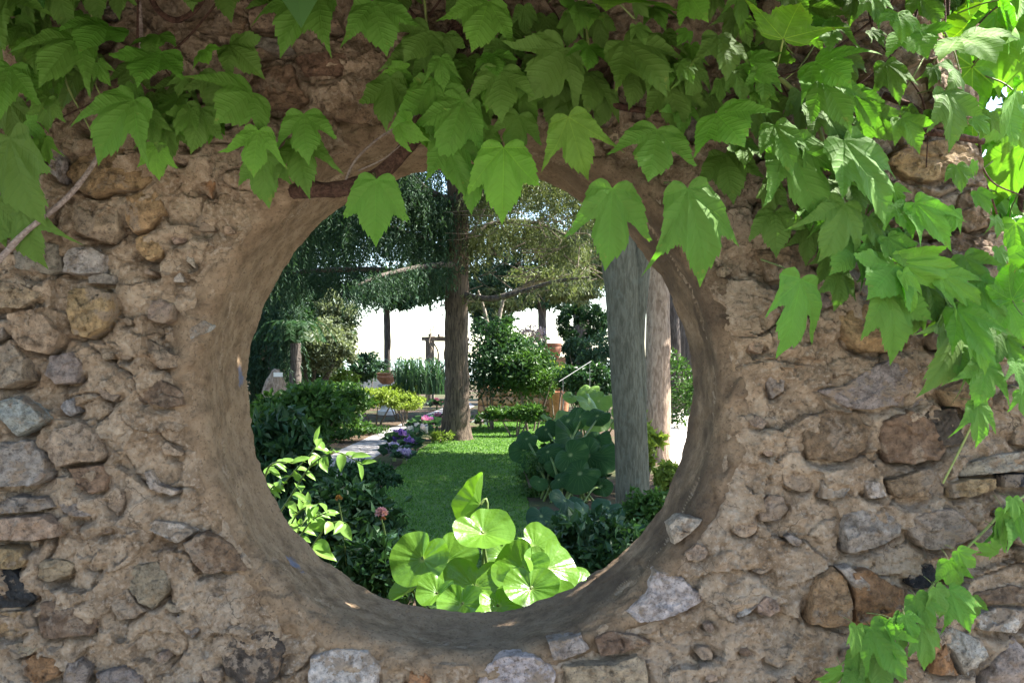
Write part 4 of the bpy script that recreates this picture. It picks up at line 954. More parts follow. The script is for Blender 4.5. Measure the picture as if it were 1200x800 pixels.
# ---- far trees against the bright sky
def far_tree(px, base, top, d, w, cr, mat, seed, label, n=3500, trunk=True, size=.28):
    t = empty('far_tree', P(px, HZ+1705/d, d), label, 'tree', 'trees in the garden')
    trunk_obj(t, [P(px, HZ+1705/d+1, d), P(px+1, 400, d), P(px-1, 330, d), P(px, top, d)], [w, w*.9, w*.8, w*.5], M_bark4, 40, 12, .14, 5)
    for (cx, cy, rx, rz, f) in cr:
        crown('crown', t, mat, seed+int(cx), P(cx, cy, d), (rx/F*d, rx/F*d*.8, rz/F*d), int(n*f), size, 26, .32, .2)
    return t
far_tree(635, 440, 250, 36, .19, [(610,352,26,12,.25), (655,352,30,14,.3), (620,325,50,16,.6), (680,330,34,22,.5), (640,290,60,26,.8)], M_fblue, 60, 'slim dark tree trunk against the white sky, between the conifer and the round dark bush', 2600, size=.24)
far_tree(681, 440, 250, 33, .34, [(690,320,30,18,.5), (700,280,40,30,.7)], M_folive, 70, 'tree with a thick pale trunk standing right above the round dark bush', 2600, size=.24)
ft = far_tree(453, 440, 330, 32, .13, [(462,352,36,11,.5), (430,338,30,14,.5), (490,346,30,10,.4)], M_fblue, 80, 'slim bare trunk rising behind the terracotta pot on its pedestal, left of the conifer', 2400, size=.22)
far_tree(575, 440, 250, 30, .16, [(572,352,16,24,.5), (585,385,16,26,.6)], M_fdeep, 90, 'small dark tree right behind the trunk of the weeping conifer', 2200, size=.2)
# gnarled bough right of the conifer
tw = empty('bare_tree', P(582, 425, 21), 'gnarled tree with pale bare forked stems right of the conifer trunk', 'tree', 'trees in the garden')
trunk_obj(tw, [P(582,440,21), P(580,400,21), P(585,370,21), P(592,345,21)], [.07,.06,.05,.03], M_wood, 30, 10, .2, 10)
trunk_obj(tw, [P(578,440,21), P(574,395,21), P(568,365,21), P(560,340,21)], [.06,.05,.04,.02], M_wood, 30, 10, .2, 10, 'stem')
trunk_obj(tw, [P(548,352,20), P(575,350,20), P(600,343,19.6), P(630,330,19.4), P(668,322,19.2)], [.05,.05,.045,.04,.02], M_wood, 40, 10, .25, 9, 'bough')
crown('foliage', tw, M_folive, 45, P(640, 322, 19.4), (.9, .4, .22), 900, .09, 18, .4, .2)

# ---- shrubs
def shrub(label, px, py, d, rx, rz, n, size, mat, seed, aspect=.5, nclump=30, name='shrub', ry=None, cr=.32, shell=.45, droop=.1, stems=4):
    c = P(px, py, d); rad = (rx/F*d, (ry if ry else rx*.8)/F*d, rz/F*d)
    s = empty(name, (c.x, c.y, 0), label, 'shrub' if name != 'plant' else 'plant', 'shrubs in the garden')
    _, cc = crown('foliage', s, mat, seed, c, rad, n, size, nclump, cr, shell, aspect, .5, None, droop)
    mb = MB()
    for k in range(stems):
        q = cc[k]; b = np.array([c.x+(q[0]-c.x)*.25, c.y+(q[1]-c.y)*.25, 0])
        V, Q = tube(smooth_path([b, (b*.5+q*.5)+[0, 0, .03], q], 10), np.linspace(.02, .006, 10), 6); mb.add(V, Q)
    mb.build('stem', M_twig, s)
    return s
mt = empty('olive_tree', G(363, 492), 'small grey green tree with several thin stems, left behind the path', 'tree', 'trees in the garden')
D = 23.5
for (a, b) in (((360,480),(346,425)), ((362,480),(356,420)), ((364,480),(370,425)), ((366,480),(388,430)), ((372,478),(392,420)), ((352,478),(338,430))):
    trunk_obj(mt, [P(*a, D), P((a[0]*.6+b[0]*.4), 452, D), P(*b, D), P(b[0]*1.2-a[0]*.2, 395, D)], [.07,.055,.045,.02], M_bark4, 24, 9, .18, 8, 'stem')
crown('crown', mt, M_fgrey, 46, P(380, 402, D), (38/F*D, .8, 36/F*D), 13000, .095, 70, .24, .4)
crown('crown', mt, M_fgrey, 47, P(395, 370, D+.8), (24/F*D, .6, 26/F*D), 5000, .095, 40, .27, .3)
# arching palm fronds in front of it
cy = empty('cycad', P(352, 440, 21), 'dark cycad with arching fronds in front of the grey green tree', 'plant', 'shrubs in the garden')
rs = np.random.RandomState(12)
trunk_obj(cy, [P(346,500,21), P(346,450,21), P(346,402,21)], [.14,.13,.12], M_bark4, 16, 10, .3, 14)
for k in range(16):
    a = k/16*2*math.pi+rs.rand()*.3; L = rs.uniform(.55, .85); b = P(346, 400, 21)
    pth = smooth_path([b, b+Vector((math.cos(a)*L*.35, math.sin(a)*L*.3, .42)), b+Vector((math.cos(a)*L*.8, math.sin(a)*L*.7, .40)), b+Vector((math.cos(a)*L*1.15, math.sin(a)*L, .05))], 40)
    T = np.gradient(pth, axis=0); T /= np.linalg.norm(T, axis=1)[:, None]; sd_ = np.cross(T, [0, 0, 1.0]); sd_ /= np.linalg.norm(sd_, axis=1)[:, None]
    pos = np.concatenate([pth[4:], pth[4:]]); dr = np.concatenate([sd_[4:]+T[4:]*.5, -sd_[4:]+T[4:]*.5]); dr[:, 2] -= .2; dr /= np.linalg.norm(dr, axis=1)[:, None]
    V, Q = leaf_quads(rs, pos, .16, .13, .9, .02, dr); V2, Q2 = tube(pth, np.linspace(.012, .004, 40), 5)
    MB().add(V, Q, .4+.5*rs.rand()).add(V2, Q2, .6).build('frond', M_fdeep, cy, smooth=False)
shrub('bright yellow green bush beside the white wall, right of the small grey green tree', 398, 447, 25.5, 20, 16, 2600, .09, M_fyel, 101)
shrub('dark blue green bush left of the terracotta pot on its pedestal', 430, 428, 31, 22, 17, 3000, .12, M_fblue, 102)
shrub('small light green bush by the foot of the pedestal', 470, 462, 23.5, 26, 11, 2400, .08, M_fyel, 103)
shrub('mid green low bush bordering the far side of the path', 440, 466, 22, 40, 10, 3600, .09, M_fyel, 104)
shrub('low lit bush left of the conifer foot, at the bend of the path', 476, 470, 21.5, 24, 8, 1600, .08, M_fyel, 105)
shrub('dense broad leaved shrub left of the path with dusky blue leaves', 350, 488, 13.5, 58, 34, 5200, .13, M_fgreen, 106, .55, 60)
shrub('leafy green hedge row between the path and the small grey green tree', 385, 470, 18.5, 50, 20, 5200, .11, M_fgreen, 107, .5, 60)
shrub('shaded green shrub at the near left under the pale leaved branch', 330, 560, 7.4, 58, 66, 4200, .11, M_fdeep, 108, .5, 60)
shrub('dark leafy rose bush with a pink bloom, left of the lawn', 405, 640, 5.6, 62, 66, 4600, .075, M_fdeep, 109, .5, 80)
shrub('dim ground planting left of the round leaved plant, right of the rose bush', 440, 672, 4.6, 52, 40, 2400, .07, M_fdeep, 110, .5, 40)
big = shrub('large dark glossy shrub right of the conifer trunk, above the orange stones', 578, 422, 20.5, 30, 44, 4200, .10, M_fdeep, 111, .5, 26, cr=.5, shell=.2)
for k, (x_, y_, rx, rz, n_, m_) in enumerate([(606,428,36,30,4200,M_fdeep),(630,446,26,24,2200,M_fgreen),(596,398,24,16,1400,M_fgreen)]):
    crown('foliage', big, m_, 500+k, P(x_, y_, 20.5+.3*k), (rx/F*20.5, .7, rz/F*20.5), n_, .10, 24, .5, .2)
shrub('looser lit shrub in front of the orange stones, right of the conifer trunk', 622, 436, 20, 34, 24, 3600, .10, M_fgreen, 125, .5, 24, cr=.5, shell=.2)
shrub('light green leafy plant below the dark terracotta pot', 652, 440, 21, 20, 15, 1500, .10, M_fyel, 112)
shrub('round clipped dark bush left of the grey forked trunk', 683, 379, 30, 29, 26, 8000, .10, M_fdeep, 113, .5, 120, cr=.16, shell=.8)
shrub('dark green bush under the round clipped bush', 688, 412, 27, 36, 22, 4200, .12, M_fblue, 114)
shrub('low dark hedge plants along the back edge of the lawn', 605, 484, 18.6, 42, 10, 2600, .09, M_fgreen, 115, ry=14)
shrub('shaded green bush behind the bright big leaved plant', 690, 448, 19, 34, 22, 2600, .12, M_fdeep, 116)
shrub('green undergrowth around the foot of the grey forked trunk', 762, 606, 8.7, 34, 30, 2600, .075, M_fgreen, 117, .5, 50)
shrub('bright green shrub between the grey trunk and the brown trunk', 752, 520, 11.5, 22, 30, 1500, .11, M_fyel, 118, .55)
shrub('sunlit low green edging beside the pale path, under the brown trunk', 786, 560, 10.6, 18, 18, 1300, .08, M_fyel, 119)
shrub('low dark foliage at the near right, beneath the grey forked trunk', 700, 650, 6.0, 74, 44, 3000, .075, M_fdeep, 120, .55, 50)
shrub('tall dark hedge far behind the small grey green tree', 345, 410, 29, 62, 76, 14000, .16, M_fdeep, 121, .5, 60)
shrub('fine leaved dark clump at the right edge of the lawn, before the big leaved plant', 628, 560, 10.6, 22, 28, 1700, .07, M_fgreen, 122, .2, 26, droop=.5)
shrub('low shaded planting between the path and the near rose bush', 432, 556, 9.5, 36, 16, 1500, .07, M_fdeep, 126, .5, 24)
dk = empty('conifer_tree', G(470, 483), 'dense dark conifer mass behind the weeping one, closing the top of the view', 'tree', 'trees in the garden')
D3 = 26.0
trunk_obj(dk, [P(342,490,D3), P(342,300,D3), P(346,100,D3), P(346,-100,D3)], [.2,.18,.15,.08], M_bark4, 30, 12, .15, 7)
for k, (x_, y_, rx, rz, n_, m_) in enumerate([(370,262,90,52,11000,M_fdark),(470,232,90,60,9000,M_fdark),(330,320,52,40,6000,M_fdark),(500,300,50,26,2600,M_fdark),(610,232,90,56,9000,M_folive),(665,290,60,34,4200,M_folive),(585,300,50,30,3600,M_fdark),(548,332,44,22,3000,M_fdark),(470,328,60,16,1800,M_fdark),(390,330,40,26,4200,M_fdark),(576,352,34,18,6500,M_folive),(572,372,20,26,4000,M_fdark),(664,340,40,14,4500,M_folive)]):
    crown('foliage', dk, m_, 400+k, P(x_, y_, D3), (rx/F*D3, 1.4, rz/F*D3), n_, .17, 60, .26, .15, .22, .3, None, .7)
shrub('low leafy ground cover beside the pale bend of the path', 400, 503, 19.2, 46, 9, 2200, .08, M_fgreen, 128)
shrub('low fresh green edging on the near left side of the path', 372, 507, 17.5, 44, 9, 2200, .08, M_fgreen, 127)
# strap leaved clump
ag = empty('agapanthus', P(490, 455, 24), 'clump of long arching strap leaves left of the conifer trunk', 'plant', 'shrubs in the garden')
rs = np.random.RandomState(77)
mb = MB()
for k in range(330):
    b = P(rs.uniform(464, 522), 462, 24+rs.uniform(-.8, .8)); a = rs.rand()*6.28; L = rs.uniform(.6, 1.15); o_ = rs.uniform(.15, .6)
    p = smooth_path([b, b+Vector((math.cos(a)*o_*.4, math.sin(a)*o_*.4, L*.7)), b+Vector((math.cos(a)*o_, math.sin(a)*o_, L*.85)), b+Vector((math.cos(a)*o_*1.5, math.sin(a)*o_*1.5, L*.7))], 8)
    sd_ = np.array([-math.sin(a), math.cos(a), 0]); w = np.linspace(.022, .004, 8)[:, None]
    V = np.stack([p-sd_*w, p+sd_*w], 1).reshape(-1, 3); i = np.arange(7)*2
    mb.add(V, np.stack([i, i+1, i+3, i+2], 1), rs.rand())
mb.build('foliage', M_fblue, ag)

# ---- things of the far garden
def lathe(prof, c, seg=28):
    pr = np.array(prof); a = np.arange(seg)/seg*2*math.pi
    V = np.stack([c[0]+pr[:, None, 0]*np.cos(a), c[1]+pr[:, None, 0]*np.sin(a), c[2]+np.broadcast_to(pr[:, None, 1], (len(pr), seg))], -1).reshape(-1, 3)
    i = np.arange(len(pr)-1)[:, None]*seg; j = np.arange(seg)[None]; k = (j+1) % seg
    return V, np.stack([i+j, i+k, i+seg+k, i+seg+j], -1).reshape(-1, 4)
def box(x0, x1, y0, y1, z0, z1):
    V = np.array([(x, y, z) for x in (x0, x1) for y in (y0, y1) for z in (z0, z1)], float)
    return V, np.array([(0,1,3,2),(4,6,7,5),(0,4,5,1),(2,3,7,6),(0,2,6,4),(1,5,7,3)])
c = P(453, 450, 26)
pd = empty('pedestal', (c.x, c.y, 0), 'low whitewashed pedestal carrying a terracotta pot in front of the bright sky', 'pedestal')
V, Q = lathe([(.0,0),(.26,0),(.26,.10),(.17,.14),(.14,.5),(.17,.74),(.24,.78),(.24,.84),(0,.84)], (c.x, c.y, 0)); part('column', V, Q, M_white, pd, sharp=40)
pot = empty('terracotta_pot', (c.x, c.y, .84), 'bright orange terracotta pot on the white pedestal', 'pot', 'terracotta pots')
V, Q = lathe([(0,0),(.11,0),(.16,.03),(.25,.13),(.275,.20),(.25,.24),(.27,.26),(.285,.30),(.26,.32),(.23,.31),(.22,.27),(0,.25)], (c.x, c.y, .84)); part('bowl', V, Q, M_terra, pot, sharp=50)
V, Q = leaf_quads(np.random.RandomState(3), np.array([c.x, c.y, 1.13])+np.random.RandomState(4).normal(size=(160, 3))*[.09, .09, .03], .08, .5); part('plant', V, Q, M_fyel, pot, smooth=False, attr=np.full(len(V), .6))
c = P(648, 414, 24)
bw = empty('stone_pillar', (c.x, c.y, 0), 'rough stone pillar half hidden in the shrubs under the dark terracotta pot', 'pillar')
zt = P(648, 419, 24).z
V, Q = box(c.x-.3, c.x+.3, c.y-.3, c.y+.3, 0, zt); part('shaft', V, Q, M_orangemortar, bw, smooth=False)
pot2 = empty('terracotta_pot', (c.x, c.y, zt), 'dark brown terracotta pot among the shrubs, left of the round clipped bush', 'pot', 'terracotta pots')
V, Q = lathe([(0,0),(.15,0),(.19,.06),(.21,.18),(.215,.28),(.20,.31),(.225,.32),(.225,.37),(.18,.37),(.17,.33),(0,.31)], (c.x, c.y, zt)); part('bowl', V, Q, mat_simple('dark_terracotta', (0.22, 0.095, 0.055), 0.8, 0.3, 12), pot2, sharp=50)
# white garden wall at the end of the path
a, b = P(405, 440, 34), P(480, 440, 34)
gw = empty('garden_wall', ((a.x+b.x)/2, a.y, 0), 'low white garden wall at the far end of the path, before the sea', 'wall')
z1 = P(440, 436.5, 34).z
V, Q = box(a.x, b.x, a.y, a.y+.3, 0, z1); part('body', V, Q, M_white, gw, smooth=False)
V, Q = box(a.x-.05, b.x+.05, a.y-.05, a.y+.35, z1, z1+.09); part('coping', V, Q, M_white, gw, smooth=False)
# pergola
c = P(502, 440, 31)
pg = empty('pergola', (c.x, c.y, 0), 'small weathered timber pergola left of the conifer trunk, bare vines curling on it', 'pergola')
for dx in (0, 1.0):
    for dy in (0, 1.2):
        V, Q = box(c.x-.09+dx, c.x+.09+dx, c.y+dy-.09, c.y+dy+.09, 0, 2.14); part('post', V, Q, M_wood, pg, smooth=False)
for dy in (0, 1.2):
    V, Q = box(c.x-.22, c.x+1.3, c.y+dy-.05, c.y+dy+.05, 2.143, 2.27); part('beam', V, Q, M_wood, pg, smooth=False)
for k in range(4):
    V, Q = box(c.x+.02+.3*k, c.x+.09+.3*k, c.y-.3, c.y+1.5, 2.273, 2.36); part('rafter', V, Q, M_wood, pg, smooth=False)
for k in range(3):
    rs = np.random.RandomState(k+50); p = [Vector((c.x+.25+.2*k, c.y, .8))]
    for q in range(6): p.append(p[-1]+Vector((rs.normal()*.14+.05, rs.normal()*.1, .26+rs.rand()*.1)))
    V, Q = tube(smooth_path(p, 30), np.linspace(.04, .015, 30), 7, .2, 10); part('vine_stem', V, Q, M_wood, pg)
# orange retaining wall, stone by stone
a, b = P(560, 470, 23), P(662, 470, 23)
rw = empty('retaining_wall', ((a.x+b.x)/2, a.y, 0), 'low retaining wall of orange stones behind the lawn, half hidden by shrubs', 'wall')
zt = P(600, 452, 23).z
V, Q = box(a.x, b.x, a.y, a.y+.4, 0, zt); part('mortar', V, Q, M_orangemortar, rw, smooth=False)
rs = np.random.RandomState(61); z = 0.0
while z < zt-.05:
    hgt = min(rs.uniform(.15, .24), zt-z); x = a.x
    while x < b.x-.1:
        w = min(rs.uniform(.22, .42), b.x-x); n = 12; an = np.arange(n)/n*2*math.pi
        ex = np.sign(np.cos(an))*abs(np.cos(an))**.5; ez = np.sign(np.sin(an))*abs(np.sin(an))**.5
        V = np.concatenate([np.stack([ex*w*.46*s, np.full(n, y_), ez*hgt*.45*s], 1)*(1+.05*rs.normal(size=(n, 1))) for s, y_ in ((1.0, .04), (.97, -.03), (.82, -.06), (.3, -.065))]+[np.array([[0, -.066, 0]])])
        i = np.arange(3)[:, None]*n; j = np.arange(n)[None]; Q = np.stack([i+j, i+(j+1) % n, i+n+(j+1) % n, i+n+j], -1).reshape(-1, 4); T = np.stack([3*n+np.arange(n), 3*n+(np.arange(n)+1) % n, np.full(n, 4*n)], 1)
        o = obj('stone', mesh_np('stone', V, [Q, T], M_rub, sharp=40), rw, np.array([x+w/2, a.y, z+hgt/2])-np.array(rw.location))
        o.color = (*np.array([.42, .24, .14])*(.7+.5*rs.rand()), 1); x += w
    z += hgt
# metal handrail
hr0, hr1 = P(655, 447, 17.8), P(693, 423, 18.3)
hd = empty('handrail', (hr0.x, hr0.y, 0), 'thin metal handrail slanting up some steps among the shrubs, left of the grey trunk', 'handrail')
V, Q = tube([hr0, hr0*.5+hr1*.5, hr1], .007, 10); part('rail', V, Q, M_steel, hd)
for f in (.12, .95):
    q = hr0.lerp(hr1, f); V, Q = tube([(q.x, q.y, 0), (q.x, q.y, q.z*.5), q], .006, 8); part('post', V, Q, M_steel, hd)
tp = P(655, 464, 22.4)
bp = empty('terracotta_pot', (tp.x, tp.y, 0), 'small orange terracotta block pot under the lower end of the metal handrail', 'pot', 'terracotta pots')
V, Q = lathe([(0,0),(.20,0),(.24,.62),(.27,.66),(.27,.76),(.22,.76),(.21,.70),(0,.68)], (tp.x, tp.y, 0)); part('bowl', V, Q, M_terra, bp, sharp=50)
# white label on a boulder
c = P(328, 470, 17)
bo = empty('boulder', (c.x, c.y, 0), 'rounded brown boulder in the left shrubbery with a small white plaque on it', 'boulder')
q = rand_dirs(np.random.RandomState(9), 1)
u_ = np.linspace(0, math.pi, 14); v_ = np.arange(22)/22*2*math.pi
V = np.stack([np.outer(np.sin(u_), np.cos(v_)), np.outer(np.sin(u_), np.sin(v_)), np.outer(np.cos(u_), np.ones(22))], -1).reshape(-1, 3)
V = V*np.array([.27, .22, .78])*(1+.18*fbm(V*1.6, 3)[:, None])+np.array([c.x-.08, c.y, .55])
i = np.arange(13)[:, None]*22; j = np.arange(22)[None]; part('rock', V, np.stack([i+j, i+22+j, i+22+(j+1) % 22, i+(j+1) % 22], -1).reshape(-1, 4), M_bark3, bo)
V, Q = box(c.x-.05, c.x+.11, c.y-.26, c.y-.235, P(0, 441, 17).z, P(0, 436, 17).z); part('plaque', V, Q, M_white, bo, smooth=False)

# ---- flowering cabbages along the lawn edge
M_cab = {k: mat_leaf('cabbage_'+k, lo, hi, .3, .5, .3) for k, lo, hi in (('pink', (.40,.10,.25), (.60,.28,.42)), ('white', (.62,.50,.58), (.75,.68,.70)), ('violet', (.10,.05,.30), (.26,.16,.48)), ('lilac', (.34,.26,.52), (.55,.46,.68)), ('purple', (.24,.05,.22), (.42,.16,.38)))}
def cabbage(px, py, r, kind, label, seed):
    rs = np.random.RandomState(seed); g = G(px, py)
    t = empty('ornamental_cabbage', g, label, 'flower', 'flowering cabbages along the lawn edge')
    for nm, mt_, n, r0, el0, el1, sz in (('outer_leaf_ring', M_fblue, 26, r*.55, .1, .7, r*.75), ('rosette', M_cab[kind], 90, r*.32, .3, 1.5, r*.55)):
        a = rs.rand(n)*6.28; el = rs.uniform(el0, el1, n)
        d = np.stack([np.cos(a)*np.cos(el), np.sin(a)*np.cos(el), np.sin(el)], 1)
        pos = np.array(g)+d*r0*rs.rand(n)[:, None]**.5+[0, 0, r*.45]
        V, Q = leaf_quads(rs, pos, sz*(.7+.5*rs.rand(n)), .95, 1.0, .2, d)
        part(nm, V, Q, mt_, t, smooth=False, attr=np.repeat(rs.rand(n), 4))
    V, Q = tube([(g.x, g.y, 0), (g.x, g.y, r*.3), (g.x, g.y, r*.55)], [.03, .03, .025], 7); part('stalk', V, Q, M_stalk, t)
CB = [(512,503,.36,'pink','bright pink ornamental cabbage nearest the conifer trunk'),(500,508,.36,'purple','deep pink purple ornamental cabbage beside the bright pink one'),(490,507,.30,'purple','dusky purple ornamental cabbage at the edge of the grey path'),
      (492,518,.34,'white','white flushed ornamental cabbage, larger of the two white ones'),(480,519,.30,'white','pale white ornamental cabbage left of the larger white one'),(470,527,.34,'violet','deep violet ornamental cabbage in front of the white ones'),
      (480,532,.28,'violet','deep violet ornamental cabbage touching the lawn edge'),(462,540,.28,'lilac','lilac ornamental cabbage nearest the rose bush'),(474,544,.24,'lilac','small lilac ornamental cabbage at the lawn edge, second from the rose bush'),
      (512,480,.34,'pink','pink ornamental cabbage far along the path, left of the conifer trunk'),(563,500,.22,'lilac','small lilac ornamental cabbage just right of the conifer trunk')]
for k, c_ in enumerate(CB): cabbage(c_[0], c_[1], c_[2]*.82, *c_[3:], 300+k)
shrub('bright little fern like tuft at the left foot of the conifer', 519, 511, 17.2, 14, 6, 500, .07, M_fyel, 123, .3, 12)

# ---- big leaved plants
def round_leaf(parent, c, nrm, r, mat, rs, notch=0.35, cup=0.12, wave=0.05, tipdir=None, fold=0.0, asp=1.0, stalk_to=None, sr=.006, roll_edge=0.0):
    """round leaf: c the stalk point, nrm the upper side, tipdir where its far edge points"""
    n = Vector(nrm).normalized(); t = Vector(tipdir) if tipdir is not None else Vector((0, -.5, -1)); t = (t-n*t.dot(n)).normalized(); u = t.cross(n)
    N = 60; ph = np.linspace(-math.pi, math.pi, N, endpoint=False)          # 0 at the tip, +-pi at the notch
    rad = 1.0-notch*0.0; ro = np.where(np.abs(ph) > 2.2, 1-notch*0.9*((np.abs(ph)-2.2)/(math.pi-2.2))**2.2, 1.0)*(1+.04*np.cos(ph))
    rings = [0.0, .18, .36, .54, .7, .84, .94, 1.0]; V = []; UV = []
    p0 = rs.rand()*6
    for s in rings:
        lx = np.sin(ph)*ro*s*asp; ly = np.cos(ph)*ro*s
        z = cup*s**2-.10*np.exp(-(s/.2)**2)+wave*s**2*np.sin(ph*3+p0)+wave*.4*s**3*np.sin(ph*7+p0*2)+.012*s*np.cos(ph*13)+fold*np.abs(lx)*1.2-roll_edge*np.clip(s-.6, 0, 1)**2*3
        V.append(np.stack([lx, ly, z], 1)*r); UV.append(np.stack([.5+lx/asp*.5/1.05, .5+ly*.5/1.05], 1))
    V = np.concatenate(V); UV = np.concatenate(UV)
    W_ = np.array(c)+V[:, :1]*np.array(u)+V[:, 1:2]*np.array(t)+V[:, 2:]*np.array(n)
    i = np.arange(len(rings)-1)[:, None]*N; j = np.arange(N)[None]; j2 = (j+1) % N
    Q = np.stack([i+j, i+j2, i+N+j2, i+N+j], -1).reshape(-1, 4)
    Q = Q[:, ::-1] if True else Q
    base = np.array(parent.location)
    lf = obj('leaf', mesh_np('leaf', W_-base, Q, mat, uv=UV), parent)
    if stalk_to is not None:
        a = Vector(stalk_to); b = Vector(c)-n*(.10*r)
        Vs, Qs = tube(smooth_path([a, a.lerp(b, .55)+Vector((0, 0, .06)), b-n*.03, b], 14), np.linspace(sr*1.4, sr, 14), 8)
        obj('stalk', mesh_np('stalk', Vs-base, Qs, M_stalk), lf)
    return lf
M_lig = mat_round('leopard_plant_leaf', (0.075, 0.17, 0.018), (0.13, 0.26, 0.03), 18, .4, .28, .10, .4)
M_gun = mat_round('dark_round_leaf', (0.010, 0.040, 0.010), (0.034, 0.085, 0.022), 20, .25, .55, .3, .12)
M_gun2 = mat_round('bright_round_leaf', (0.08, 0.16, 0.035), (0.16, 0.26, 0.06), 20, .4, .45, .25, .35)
M_ber = mat_round('dusky_low_leaf', (0.014, 0.040, 0.020), (0.030, 0.070, 0.034), 14, .2, .55, .15, .15)
rs = np.random.RandomState(88)
lg = empty('leopard_plant', (-.05, 1.55, 0), 'sunlit plant with big glossy round lime green leaves at the foot of the opening', 'plant')
root = Vector((-.05, 1.55, 0.02))
# px, py of the stalk point, depth, radius px, normal, tip direction, fold, aspect
LG = [(494,654,3.45,38,(-.35,-.72,.60),(-.5,-.3,-.9),0,1.0,.05), (524,655,3.62,32,(.35,-.62,.66),(.5,-.3,-.8),.35,1.0,.02), (560,590,3.60,36,(-.80,-.42,.30),(.25,-.15,1.0),.9,.42,.05),
      (566,622,3.50,38,(.05,-.50,.86),(.75,-.6,-.4),0,.95,.05), (627,639,3.75,27,(.30,-.45,.84),(.8,-.4,.1),.25,1.0,.02), (612,664,3.38,36,(-.30,-.68,.66),(-.7,-.5,-.6),0,1.0,.08), (643,664,3.42,36,(.55,-.62,.55),(.5,-.4,-.8),0,1.05,.03),
      (622,688,3.22,30,(.05,-.70,.70),(.1,-.6,-.8),.1,1.1,.08), (556,686,3.36,44,(-.10,-.58,.80),(-.2,-.9,-.5),0,1.05,.06), (512,694,3.30,24,(-.25,-.55,.80),(-.5,-.6,-.5),.2,1.0,.1), (585,708,3.20,26,(.2,-.6,.75),(.4,-.7,-.6),.1,1.0,.05),
      (676,684,3.55,28,(.35,-.25,.90),(1,-.3,-.1),.1,.9,.02), (541,706,3.22,28,(-.2,-.6,.75),(-.2,-.8,-.6),.1,1,.06), (482,690,3.5,26,(-.5,-.3,.8),(-1,-.1,-.1),.2,.9,.02), (592,650,3.70,28,(0,-.4,.9),(.2,-.8,-.2),0,1,.04), (650,700,3.25,26,(.3,-.6,.7),(.5,-.6,-.5),.1,1,.05)]
for (px, py, d, r, n, t, fo, asp, re) in LG:
    c = P(px, py, d); rt_ = root+Vector((rs.normal()*.07, rs.normal()*.06, 0))
    round_leaf(lg, c, n, r/F*d, M_lig, rs, .5, .18, .085, t, fo, asp, rt_, .0055, re)
def leafy(label, spots, base, mat, seed, name, tilt=.5, notch=.5, cup=-.22, wave=.10):
    rs = np.random.RandomState(seed); b = G(*base)
    p = empty(name, b, label, 'plant', 'big leaved plants')
    for (px, py, d, r) in spots:
        px += rs.normal()*4; py += rs.normal()*4; d += rs.normal()*.2
        n = (rs.normal()*.6, -.5-.5*rs.rand(), tilt+.6*(rs.rand()-.4)); a = rs.normal()*.8
        round_leaf(p, P(px, py, d), n, .80*r/F*d*(.65+.7*rs.rand()), mat, rs, notch, cup, wave, (math.sin(a), -.5, -math.cos(a)), .05, 1.05, (b.x+rs.normal()*.15, b.y+rs.normal()*.15, 0), .010, .05)
    return p
rs = np.random.RandomState(14)
sp = [(618,512,11.2,24),(640,500,11.3,26),(662,492,11.5,26),(685,495,11.4,25),(648,520,10.8,26),(672,512,10.9,28),(698,512,11.0,26),(625,540,10.5,25),(650,545,10.3,24),(678,549,9.9,23),(704,535,10.4,27),(708,560,10.2,24),(630,562,10.2,20),(640,528,10.6,24),(690,528,10.5,25),(655,566,10.1,19),(612,528,10.9,20),(700,490,11.8,22),(716,520,10.8,22),(668,533,10.2,22)]
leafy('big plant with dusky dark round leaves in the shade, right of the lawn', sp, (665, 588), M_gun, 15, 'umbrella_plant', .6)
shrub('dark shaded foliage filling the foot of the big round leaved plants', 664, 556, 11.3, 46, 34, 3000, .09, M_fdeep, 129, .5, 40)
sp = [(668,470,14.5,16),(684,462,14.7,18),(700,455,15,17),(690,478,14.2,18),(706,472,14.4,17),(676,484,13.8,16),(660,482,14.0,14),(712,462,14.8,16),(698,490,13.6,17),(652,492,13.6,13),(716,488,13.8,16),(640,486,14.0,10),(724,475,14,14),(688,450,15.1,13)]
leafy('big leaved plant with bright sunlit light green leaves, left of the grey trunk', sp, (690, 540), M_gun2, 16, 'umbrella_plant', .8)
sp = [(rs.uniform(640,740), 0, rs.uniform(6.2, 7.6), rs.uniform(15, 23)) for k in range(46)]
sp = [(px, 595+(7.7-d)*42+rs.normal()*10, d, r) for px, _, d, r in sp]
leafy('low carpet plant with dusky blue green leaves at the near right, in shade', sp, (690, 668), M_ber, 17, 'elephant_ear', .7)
M_shr = mat_leaf('pale_young_leaf', (0.09, 0.19, 0.03), (0.19, 0.31, 0.07), .4, .35, .4)
# ---- pale leaved sprigs at the near left, leaf by leaf
ps = empty('young_shrub', (-.95, 1.85, 0), 'slender shrub with pale sunlit young leaves close behind the left rim', 'shrub', 'shrubs in the garden')
rs = np.random.RandomState(33)
tm = []
for k in range(6):
    mb_v, mb_q = leaf_quads(rs, np.zeros((1, 3)), 1.0, .48, .0, 0, np.array([[1.0, 0, 0]]))
    t = np.linspace(0, 1, 9); w = .25*np.sin(t**.75*math.pi)**.9; bend = -.25*t**2*rs.uniform(.3, 1.6)
    V = np.concatenate([np.stack([t, w*s, bend+.12*abs(s)*w*3+.02*np.sin(t*9+s)], 1) for s in (-1, -.5, 0, .5, 1)]); i = np.arange(4)[:, None]*9; j = np.arange(8)[None]
    tm.append(mesh_np('leaf', V, np.stack([i+j, i+j+1, i+j+10, i+j+9], -1).reshape(-1, 4), M_shr, attr=rs.rand()*.4+.3+np.zeros(len(V))))
